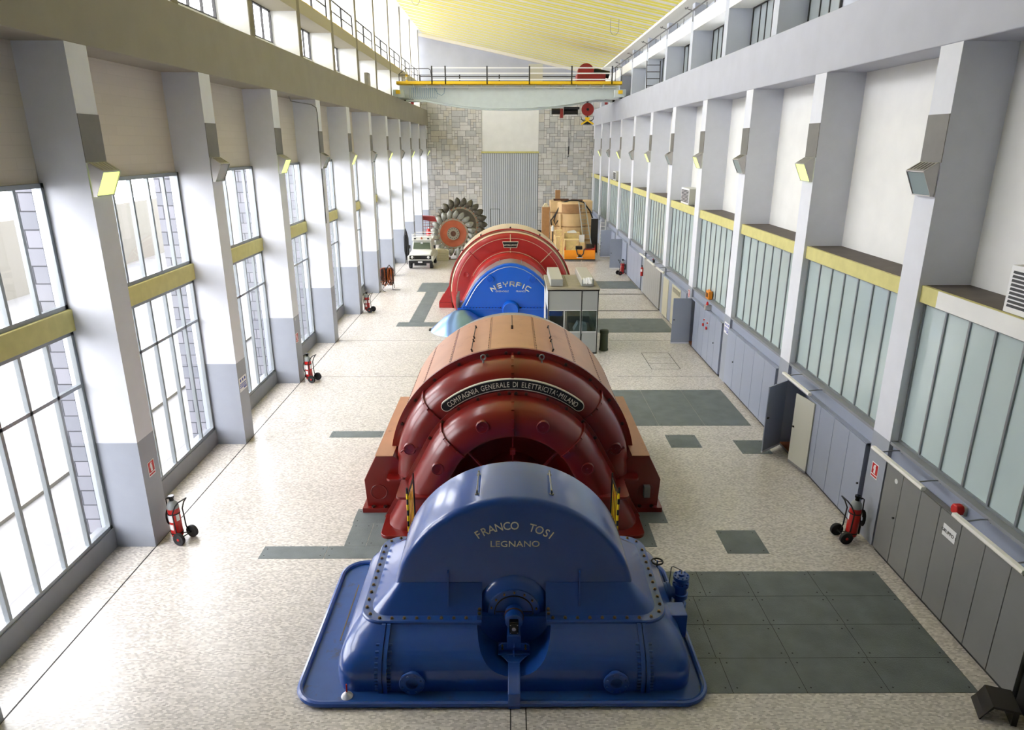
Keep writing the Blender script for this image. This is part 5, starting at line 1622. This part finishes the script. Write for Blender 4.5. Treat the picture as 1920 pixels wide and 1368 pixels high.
# ================================================================ FAR END: RUNNERS, CAR, TRANSFORMER, CRATES
mat('bucket_grey', (0.58, 0.58, 0.55), 0.45, .2, var=.15, vscale=5)
mat('bucket_dark', (0.34, 0.32, 0.27), 0.5, .2, var=.2, vscale=5)
mat('orange_primer', (0.66, 0.33, 0.20), 0.55, var=.12, vscale=2)
mat('runner_hub', (0.58, 0.55, 0.48), .5, .2, var=.1)
def pelton(name, label, c, R, nb, dark=False, group=None):
    P = thing(name, label, 'runner', (c[0], c[1], 0), group=group)
    z = c[2]
    k = R / 1.95
    m = MB()
    m.lathe([(0, -.12 * k), (.25 * k, -.12 * k), (.25 * k, -.16 * k), (.50 * k, -.16 * k), (.52 * k, -.10 * k), (.60 * k, -.09 * k), (.92 * k, -.13 * k), (1.0 * k, -.16 * k), (1.06 * k, -.16 * k), (1.08 * k, -.1 * k), (1.15 * k, -.1 * k), (1.2 * k, 0), (1.15 * k, .1 * k), (0, .1 * k)], (0, 0, z), 'y', 48)
    d = m.build('runner_disc', 'bucket_dark' if dark else 'orange_primer', P)
    MB().lathe([(1.065 * k, -.17 * k), (1.20 * k, -.165 * k), (1.24 * k, -.1 * k), (1.24 * k, .1 * k), (1.2 * k, .1 * k)], (0, 0, z), 'y', 48).build('rim_ring', 'runner_hub', d)
    MB().lathe([(.22 * k, -.165 * k), (.22 * k, -.2 * k), (.50 * k, -.2 * k), (.50 * k, -.15 * k)], (0, 0, z), 'y', 36).build('hub_plate', 'runner_hub', d)
    MB().lathe([(0, -.17 * k), (.22 * k, -.17 * k)], (0, 0, z), 'y', 24).build('bore', 'rust', d)
    if R > 1.5:
        multi('bolt_hole', 'black', d, MB().cyl((0, 0, 0), (0, -.01, 0), .035 * k, 10), [(.40 * k * math.cos(i * PI / 7), -.2 * k, z + .40 * k * math.sin(i * PI / 7)) for i in range(14)])
    # bucket: two pointed bowls either side of a splitter
    b = MB()
    for s in (-1, 1):
        loops = []
        n = 9
        for i in range(n):
            t = i / (n - 1)
            w = .40 * math.sin(PI * min(1, t * .98 + .02)) ** .7 * k + .012
            dth = .16 * math.sin(PI * t) * k
            r_ = (.0 + .70 * t) * k
            ox = .10 * math.sin(PI * t * .8) * k
            ring = []
            for j in range(8):
                a = 2 * PI * j / 8
                ring.append((ox + w * .5 * math.cos(a) + .05 * k * t, s * (.13 * k + dth * .6) + dth * math.sin(a), r_))
            loops.append(ring)
        b.loft(loops)
    b.box(-.05 * k, .03 * k, -.1 * k, .1 * k, -.1 * k, .25 * k)
    rim = 1.17 * k
    locs = []; rots = []
    for i in range(nb):
        a = 2 * PI * i / nb
        locs.append((rim * math.sin(a), 0, z + rim * math.cos(a))); rots.append((0, a + .25, 0))
    multi('bucket', 'bucket_dark' if dark else 'bucket_grey', P, b, locs, rots)
    st = MB()
    st.bar((.0, -.14 * k, -.08 * k), (.07 * k, -.2 * k, .38 * k), .05 * k, .05 * k)
    multi('bucket_stem', 'orange_primer', P, st, locs, rots)
    # a cradle so that the runner rests on the floor
    MB().box(-.5 * k, -.3 * k, -.3 * k, .3 * k, 0, .14 * k).box(.3 * k, .5 * k, -.3 * k, .3 * k, 0, .14 * k).box(-.5 * k, .5 * k, -.3 * k, -.22 * k, 0, .05).build('chock', 'rust', P)
    return P
pelton('turbine_runner', 'large bucket wheel with orange disc, the front one of the two big wheels', (-4.5, 55.5, 2.05), 1.95, 20)
pelton('turbine_runner', 'large dark bucket wheel standing behind the orange-disc wheel', (-4.05, 57.8, 2.50), 2.36, 22, dark=True)
pelton('turbine_runner', 'small orange bucket wheel on the floor beside the big wheels', (-3.55, 53.2, .62), .60, 18)
S_ = thing('spare_bucket', 'single grey wheel bucket standing on a small red block before the big wheel', 'bucket', (-2.95 - .75, 54.0, 0))
S_.location = (-3.95, 52.9, 0)
MB().box(-.14, .14, -.14, .14, 0.001, .35).build('red_block', 'crane_red', S_)
MB().lathe([(0, .3), (.12, .35), (.17, .7), (.12, 1.15), (.02, 1.35), (0, 1.36)], n=12).build('bucket_shell', 'bucket_grey', S_)
# car
mat('car_white', (0.88, 0.88, 0.85), 0.3, coat=.4)
mat('car_glass', (0.32, 0.36, 0.28), 0.15, spec=.7)
CAR = thing('off_road_car', 'white boxy off-road car with roof rack parked by the left pillars', 'car', (-6.62, 50.6, 0))
m = MB()
m.prism([(0.12, .55), (.12, 1.08), (.3, 1.18), (1.25, 1.24), (1.3, 1.28), (3.65, 1.28), (3.7, .55)], 'x', -.78, .78)
body = m.build('body', 'car_white', CAR, bevel=.04)
m = MB(); m.loft([[(-.74, 1.25, 1.24), (.74, 1.25, 1.24), (.74, 3.65, 1.24), (-.74, 3.65, 1.24)], [(-.68, 1.5, 1.95), (.68, 1.5, 1.95), (.68, 3.6, 1.95), (-.68, 3.6, 1.95)]])
cab = m.build('cabin', 'car_white', body, bevel=.03)
MB().loft([[(-.66, 1.27, 1.33), (.66, 1.27, 1.33), (.60, 1.40, 1.80), (-.60, 1.40, 1.80)], [(-.66, 1.24, 1.33), (.66, 1.24, 1.33), (.60, 1.37, 1.80), (-.60, 1.37, 1.80)]]).build('windscreen', 'car_glass', cab)
MB().box(-.08, .08, 1.30, 1.35, 1.72, 1.82).build('mirror', 'white_plastic', cab)
MB().box(-.74, .74, 1.3, 3.65, 1.95, 2.02).box(-.72, .72, 1.28, 1.5, 1.95, 2.25).build('roof', 'car_white', cab, bevel=.03)
m = MB()
for s in (-.72, .72): m.cyl((s, 1.4, 2.3), (s, 3.6, 2.3), .03, 6); m.cyl((s, 1.4, 2.0), (s, 1.4, 2.45), .02, 6)
m.cyl((-.74, 1.4, 2.36), (.74, 1.4, 2.36), .035, 6); m.cyl((-.74, 3.6, 2.3), (.74, 3.6, 2.3), .03, 6)
m.build('roof_rack', 'white_plastic', CAR)
MB().lathe([(0, 0), (.07, .0), (.05, .12), (.0, .17)], (0, 1.26, 2.06), 'z', 10).build('orange_marker', 'orange_primer', CAR)
for s in (-.5, .5): MB().box(s - .07, s + .07, 1.24, 1.3, 2.05, 2.16).build('work_lamp', 'black', CAR)
g = MB().box(-.42, .42, .08, .14, .74, 1.0).build('grille', 'black', body)
for s in (-1, 1):
    MB().box(min(s * .43, s * .80), max(s * .43, s * .80), .09, .14, .74, 1.0).build('lamp_panel', 'black', body)
    hl = MB().lathe([(0, .05), (.08, .06), (.1, .09)], (s * .6, 0, .88), 'y', 20).build('headlight', 'white_plastic', body)
    MB().box(s * .86 - .1, s * .86 + .1, .15, 3.6, .55, .95).build('wing', 'car_white', body, bevel=.04)
m = MB(); m.box(-.86, .86, -.05, .1, .46, .64); m.box(-.45, .45, -.02, .1, .28, .46)
bp_ = m.build('bumper', 'rubber', CAR, bevel=.01)
MB().box(-.16, .16, -.06, -.04, .50, .60).build('number_plate', 'sign_white', bp_)
for s in (-1, 1):
    for y in (.55, 2.95):
        w = MB().lathe([(0, -.11), (.2, -.11), (.34, -.11), (.36, -.09), (.36, .09), (.34, .11), (0, .11)], (s * .78, y, .362), 'x', 24).build('wheel', 'rubber', CAR)
        MB().lathe([(0, s * .115), (.16, s * .115), (.18, s * .10)], (s * .78, y, .362), 'x', 16).build('hub_cap', 'cabinet_cream', w)
    MB().box(s * .95 - .08, s * .95 + .08, 1.35, 1.42, 1.35, 1.6).build('door_mirror', 'black', cab)
# stack of white boards beside the car
mat('board_cream', (0.85, 0.82, 0.70), .6)
for i in range(4):
    lab = ['bottom', 'second', 'third', 'top'][i]
    o = tag(MB().box(-.57, .57, -.3, .3, .02, .2).box(-.5, -.4, -.3, .3, 0, .03).box(.4, .5, -.3, .3, 0, .03).build('cream_slab', 'board_cream', bevel=.01), '%s cream slab of the low stack between car and big wheel' % lab, 'slab', 'cream slabs beside the car')
    o.location = (-5.45 + .02 * (i % 2), 54.72, .2 * i + .0005 * i)
TP = tag(MB().loft([[(-.55, -.28, 0), (.55, -.28, 0), (.55, .28, 0), (-.55, .28, 0)], [(-.5, -.25, .1), (.3, -.28, .14), (.5, .25, .05), (-.5, .25, .16)]]).build('folded_cover', 'board_cream'), 'crumpled cream cover on top of the slab stack', 'cover')
TP.location = (-5.45, 54.72, .803)
# red rack and red cylinder at the back left
RK = thing('mesh_basket', 'red mesh basket on the back wall left of the big wheels', 'basket', (-7.6, 66.0, 0))
m = MB(); 
for s in (-.75, .75): m.box(s - .03, s + .03, -.4, -.34, 0, 2.1); m.box(s - .03, s + .03, .34, .4, 0, 2.1)
m.build('frame', 'crane_red', RK)
MB().prism([(-.8, 2.1), (.8, 1.9), (.8, 2.35), (-.8, 2.45)], 'y', -.42, .42).build('top_bin', 'crane_red', RK)
m = MB()
for i in range(9): m.box(-.72 + i * .18 - .012, -.72 + i * .18 + .012, -.4, -.38, .1, 2.1)
for i in range(8): m.box(-.75, .75, -.4, -.38, .2 + .25 * i, .23 + .25 * i)
m.build('mesh', 'crane_red', RK)
RC = thing('gas_cylinder', 'red gas cylinder standing in front of the red mesh basket', 'cylinder', (-7.55, 64.6, 0))
MB().lathe([(0, .001), (.22, .001), (.23, .05), (.23, 1.2), (.15, 1.35), (.06, 1.4), (0, 1.4)], n=20).build('cylinder', 'extinguisher_red', RC)
MB().cyl((0, 0, 1.38), (0, 0, 1.5), .07, 10).build('valve', 'white_plastic', RC)
DB = thing('hose_bundle', 'dark hoses hanging on the pillar left of the parked car', 'hoses', (-7.93, 52.8, 0))
m = MB()
random.seed(5)
for i in range(9):
    x = random.uniform(-.06, .05); y = random.uniform(-.1, .3); r = random.uniform(.06, .1)
    m.tube([(x - r, y, 1.0), (x - r, y, 2.0 + i * .05), (x, y, 2.5 + i * .03), (x + r, y, 2.0), (x + r, y, .6), (x, y, .35), (x - r, y, 1.0)], .03, 6)
m.build('hoses', 'black', DB)['kind'] = 'stuff'
MB().box(-.02, .02, .1, .14, 0, 2.7).build('stand', 'black', DB)
# cable heap on its rack
HP = thing('cable_rack', 'rack of tangled orange and black cables against the left pillars', 'cable rack', (-7.8, 43.3, 0))
m = MB()
for s in (-.35, .35):
    m.cyl((s, -.3, 0), (s, 0, 1.3), .02, 6); m.cyl((s, .3, 0), (s, 0, 1.3), .02, 6)
m.cyl((-.4, 0, 1.3), (.4, 0, 1.3), .02, 6); m.cyl((.2, -.3, 1.6), (.4, 0, 1.2), .03, 6); m.cyl((.2, -.3, 1.6), (-.1, 0, 1.25), .03, 6)
m.build('rack_frame', 'dark_frame', HP)
mat('cable_orange', (0.75, 0.38, 0.16), .5, var=.15, vscale=8)
for nme, mt, cnt, sd in (('orange_cables', 'cable_orange', 15, 1), ('black_cables', 'black', 9, 2), ('brown_cables', 'rust', 6, 4)):
    random.seed(sd)
    m = MB()
    for i in range(cnt):
        x = random.uniform(-.33, .3); y = random.uniform(-.15, .2); w = random.uniform(.05, .13); zb = random.uniform(.15, .6)
        m.tube([(x - w, y, 1.28), (x - w * 1.3, y, zb + .2), (x, y - .05, zb), (x + w * 1.3, y, zb + .2), (x + w, y, 1.28), (x, y, 1.36)], .022, 6, closed=True)
    m.build(nme, mt, HP)['kind'] = 'stuff'
m = MB(); m.tube([(.35, -.1, .02), (.5, -.3, .02), (.85, -.4, .02)], .015, 6); m.tube([(-.3, -.3, .02), (-.2, -.6, .02), (.0, -.95, .02)], .015, 6)
m.build('loose_end', 'black', HP)
# transformer in tan wrapping
mat('tan_wrap', (0.87, 0.74, 0.55), .5, var=.06, vscale=1.5)
mat('tan_dark', (0.66, 0.50, 0.34), .6, var=.1)
TF = thing('transformer', 'tall tan wrapped round transformer core against the right back wall', 'transformer', (5.35, 61.0, 0))
MB().lathe([(0, .003), (1.45, .003), (1.45, 4.05), (1.35, 4.15), (0, 4.2)], n=40).build('round_core', 'tan_wrap', TF)
for s in (-1, 1):
    sc_ = MB().box(s * 1.35 - .42, s * 1.35 + .42, -.7, .8, .003, 4.2).build('side_column', 'tan_wrap', TF, bevel=.03)
    MB().box(s * 1.35 - .46, s * 1.35 + .46, -.75, .85, 3.35, 4.22).build('column_cap', 'tan_wrap', sc_, bevel=.02)
for z in (3.25, 2.1, .9):
    MB().lathe([(1.46, z - .05), (1.50, z), (1.46, z + .05)], n=40).box(-1.82, 1.82, -.78, -.72, z - .04, z + .04).build('strap_band', 'tan_dark', TF)
MB().lathe([(1.46, 3.3), (1.47, 4.0)], n=14, a0=-2.2, a1=-.95).build('upper_collar', 'tan_dark', TF)
m = MB()
m.tube([(-1.7, -.8, 2.2), (-1.75, -.85, 2.6), (-1.3, -.85, 3.2), (-.9, -.9, 4.1), (-.2, -1.2, 4.3), (.5, -1.2, 4.3), (1.0, -1.0, 4.15), (1.6, -.9, 3.4), (1.85, -.8, 2.8)], .06, 8)
m.tube([(-1.3, -.85, 3.3), (-1.5, -.9, 2.6), (-1.35, -.9, 2.25), (-1.15, -.9, 2.6)], .05, 8)
m.build('black_cable', 'black', TF)
MB().box(-1.02, -.9, -1.3, -1.15, .6, 3.2).build('wood_strut', 'tan_wrap', TF)
MB().box(-1.5, -.2, -.3, .3, 4.2, 4.35).box(.0, 1.0, -.5, .2, 4.2, 4.3).build('top_timbers', 'rust', TF)
TC = thing('wrapped_box', 'narrow tan box standing left of the transformer', 'box', (3.18, 61.2, 0))
MB().box(-.33, .33, -.4, .4, .002, 3.65).build('casing', 'tan_dark', TC, bevel=.02)
MB().prism([(-.25, 3.65), (.25, 3.65), (.1, 3.95), (-.1, 3.95)], 'y', -.3, .3).build('top_cone', 'board_cream', TC)
PO = thing('timber_post', 'short brown post rising behind the left column of the transformer', 'post', (4.35, 63.2, 0))
MB().box(-.22, .22, -.2, .2, 0.002, 4.95).build('timber', 'tan_dark', PO)
WH = thing('rubber_wheel', 'dark wheel leaning behind the narrow tan box', 'wheel', (2.6, 62.2, .78), 0)
MB().lathe([(.3, -.12), (.74, -.12), (.775, 0), (.74, .12), (.3, .12), (.3, -.12)], (0, 0, 0), 'y', 28).build('tyre', 'rubber', WH)
MB().lathe([(0, -.05), (.3, -.1), (.3, .1), (0, .05)], (0, 0, 0), 'y', 20).build('rim', 'rust', WH)
# ladder leaning on it
LA = thing('long_ladder', 'long aluminium ladder leaning on the transformer', 'ladder', (6.35, 57.6, 0))
m = MB()
for s in (-.32, .32): m.bar((s + .25, -.3, .35), (s * .8 - .22, 1.6, 4.2), .07, .05)
m.build('stiles', 'silver', LA)
multi('rung', 'silver', LA, MB().cyl((-.3, 0, 0), (.3, 0, 0), .02, 6), [(.25 - .47 * t, -.3 + 1.9 * t, .35 + 3.85 * t) for t in [i / 13 + .03 for i in range(13)]])
MB().box(-.1, .6, -.35, -.2, .001, .4).build('foot_board', 'dark_frame', LA)
SL = thing('step_ladder', 'white step ladder standing between transformer and far blue doors', 'ladder', (7.78, 57.6, 0), -.15)
m = MB()
for s in (-.25, .25): m.bar((s, -.25, 0.02), (s * .75, .05, 2.95), .05, .04)
m.build('stiles', 'white_plastic', SL)
multi('rung', 'white_plastic', SL, MB().box(-.22, .22, -.04, .04, -.012, .012), [(0, -.25 + .3 * t, 2.95 * t) for t in [.1 + i * .1 for i in range(9)]])
m = MB()
for s in (-.25, .25): m.bar((s, .6, 0.02), (s * .75, .08, 2.9), .04, .03)
m.build('back_legs', 'white_plastic', SL)
PN = thing('dark_panel', 'dark grey panel leaning beside the white step ladder', 'panel', (7.25, 59.0, 0))
MB().box(-.3, .3, -.06, .02, .002, 2.85).build('board', 'dark_frame', PN)
# wooden crates
mat('crate_wood', (0.90, 0.80, 0.55), .6, var=.08, vscale=5)
def crate(loc, sz, label, rz=0):
    K = thing('wooden_crate', label, 'crate', loc, rz, 'pale wooden crates in front of the transformer')
    x, y, z = sz
    MB().box(-x / 2, x / 2, -y / 2, y / 2, 0.001, z).build('box', 'crate_wood', K)
    m = MB()
    for a in (-x / 2 + .04, x / 2 - .04):
        m.box(a - .05, a + .05, -y / 2 - .025, -y / 2, 0.001, z)
    for b in (.05, z - .05): m.box(-x / 2, x / 2, -y / 2 - .022, -y / 2, b - .04, b + .04)
    m.bar((-x / 2 + .05, -y / 2 - .012, .08), (x / 2 - .05, -y / 2 - .012, z - .08), .06, .02, upv=(0, 1, 0))
    m.build('battens', 'tan_wrap', K)
crate((4.15, 58.2, 0), (.7, .9, 1.55), 'tall pale crate at the left end of the crate group')
crate((5.15, 57.2, 0), (1.2, 1.0, 1.35), 'wide pale crate behind the orange plough blade')
crate((5.3, 58.6, 0), (1.3, .8, 1.75), 'pale crate at the back of the group, with sheets on top')
crate((6.0, 56.9, 0), (.4, .9, 1.15), 'narrow pale crate at the right end of the group')
crate((4.15, 58.2, 1.552), (.6, .7, .45), 'small pale crate on top of the tall left crate')
crate((3.95, 56.2, 0), (.35, .5, 1.7), 'narrow upright pale crate next to the left end of the plough')
LS = thing('lamp_stand', 'white bottle and dark tool hanging by the left crates', 'tool', (3.75, 59.8, 0))
MB().cyl((0, 0, 0.002), (0, 0, 1.7), .05, 8).build('dark_stem', 'black', LS)
MB().lathe([(0, 1.7), (.13, 1.72), (.13, 2.1), (.05, 2.2), (0, 2.2)], n=12).build('white_bottle', 'white_plastic', LS)
PP = tag(MB().loft([[(-.4, -.3, 0), (.4, -.3, 0), (.4, .3, 0), (-.4, .3, 0)], [(-.3, -.25, .15), (.35, -.2, .1), (.2, .2, .18), (-.3, .25, .06)]]).build('plastic_sheet', 'white_plastic'), 'crumpled white sheet on the back pale crate', 'sheet')
PP.location = (5.3, 58.6, 1.756)
WB = tag(MB().box(-.22, .22, -.02, .02, -.3, .3).build('white_board', 'white_plastic'), 'small white board standing on the low right-hand crate', 'board')
WB.location = (5.98, 56.9, 1.452)
# snow plough
mat('plough_orange', (0.95, 0.58, 0.08), .4, coat=.2)
SP = thing('snow_plough', 'orange snow plough blade with black hydraulic unit in front of the crates', 'snow plough', (5.58, 54.3, 0))
m = MB(); m.loft([[(x, .02, .14), (x, -.06, .35), (x, -.05, .6), (x, .06, .86), (x, .10, .86), (x, 0.0, .6), (x, -.01, .35), (x, .07, .14)] for x in (-1.22, 1.22)])
bl = m.build('blade', 'plough_orange', SP)
MB().box(-1.24, 1.24, -.0, .06, .10, .16).build('cutting_edge', 'dark_frame', SP)
for (a, b) in ((-1.2, .1), (.2, 1.2)): MB().box(a, b, -.12, .1, 0.002, .09).build('skid', 'steel', SP)
MB().box(-.3, .22, .2, .6, .9, 1.15).build('hydraulic_unit', 'black', SP, bevel=.02)
MB().tube([(-.28, .1, .95), (-.2, -.1, .6), (-.05, -.12, .42), (.1, -.12, .42), (.28, -.1, .6), (.35, .1, .95)], .045, 6).build('hydraulic_hose', 'black', SP)
MB().prism([(-.16, .34), (.16, .34), (.05, .56), (-.05, .56)], 'y', -.12, -.07).build('hitch_plate', 'black', SP)
MB().box(-.24, .24, -.11, -.07, .26, .34).build('white_label', 'sign_white', SP)
m = MB().box(.45, 1.24, .1, .75, .84, .95).box(.45, .55, .1, .7, .1, .9)
fr_ = m.build('red_frame', 'crane_red', SP)
MB().box(.55, 1.0, .3, .7, .95, 1.3).build('dark_motor', 'dark_frame', SP)
for s in (-1.18, 1.2): MB().prism([(s - .05, .86), (s + .05, .86), (s, 1.35)], 'y', .04, .08).build('marker_flag', 'extinguisher_red', SP)
# traffic cone and things near step ladder
TCn = thing('traffic_cone', 'small red and white traffic cone by the foot of the step ladder', 'cone', (8.02, 59.4, 0))
m = MB()
for i, (r0, r1) in enumerate(((.17, .13), (.13, .09), (.09, .05), (.05, .02))):
    m.cur = i % 2; m.lathe([(r0, .15 * i + .02), (r1, .15 * i + .17)], n=14)
m.cur = 0; m.box(-.2, .2, -.2, .2, 0.001, .03)
m.build('cone', ['crane_red', 'white_plastic'], TCn)

# tidy: drop the builder's own bookkeeping
for o in C.objects:
    for k in ('_off', '_world'):
        if k in o: del o[k]
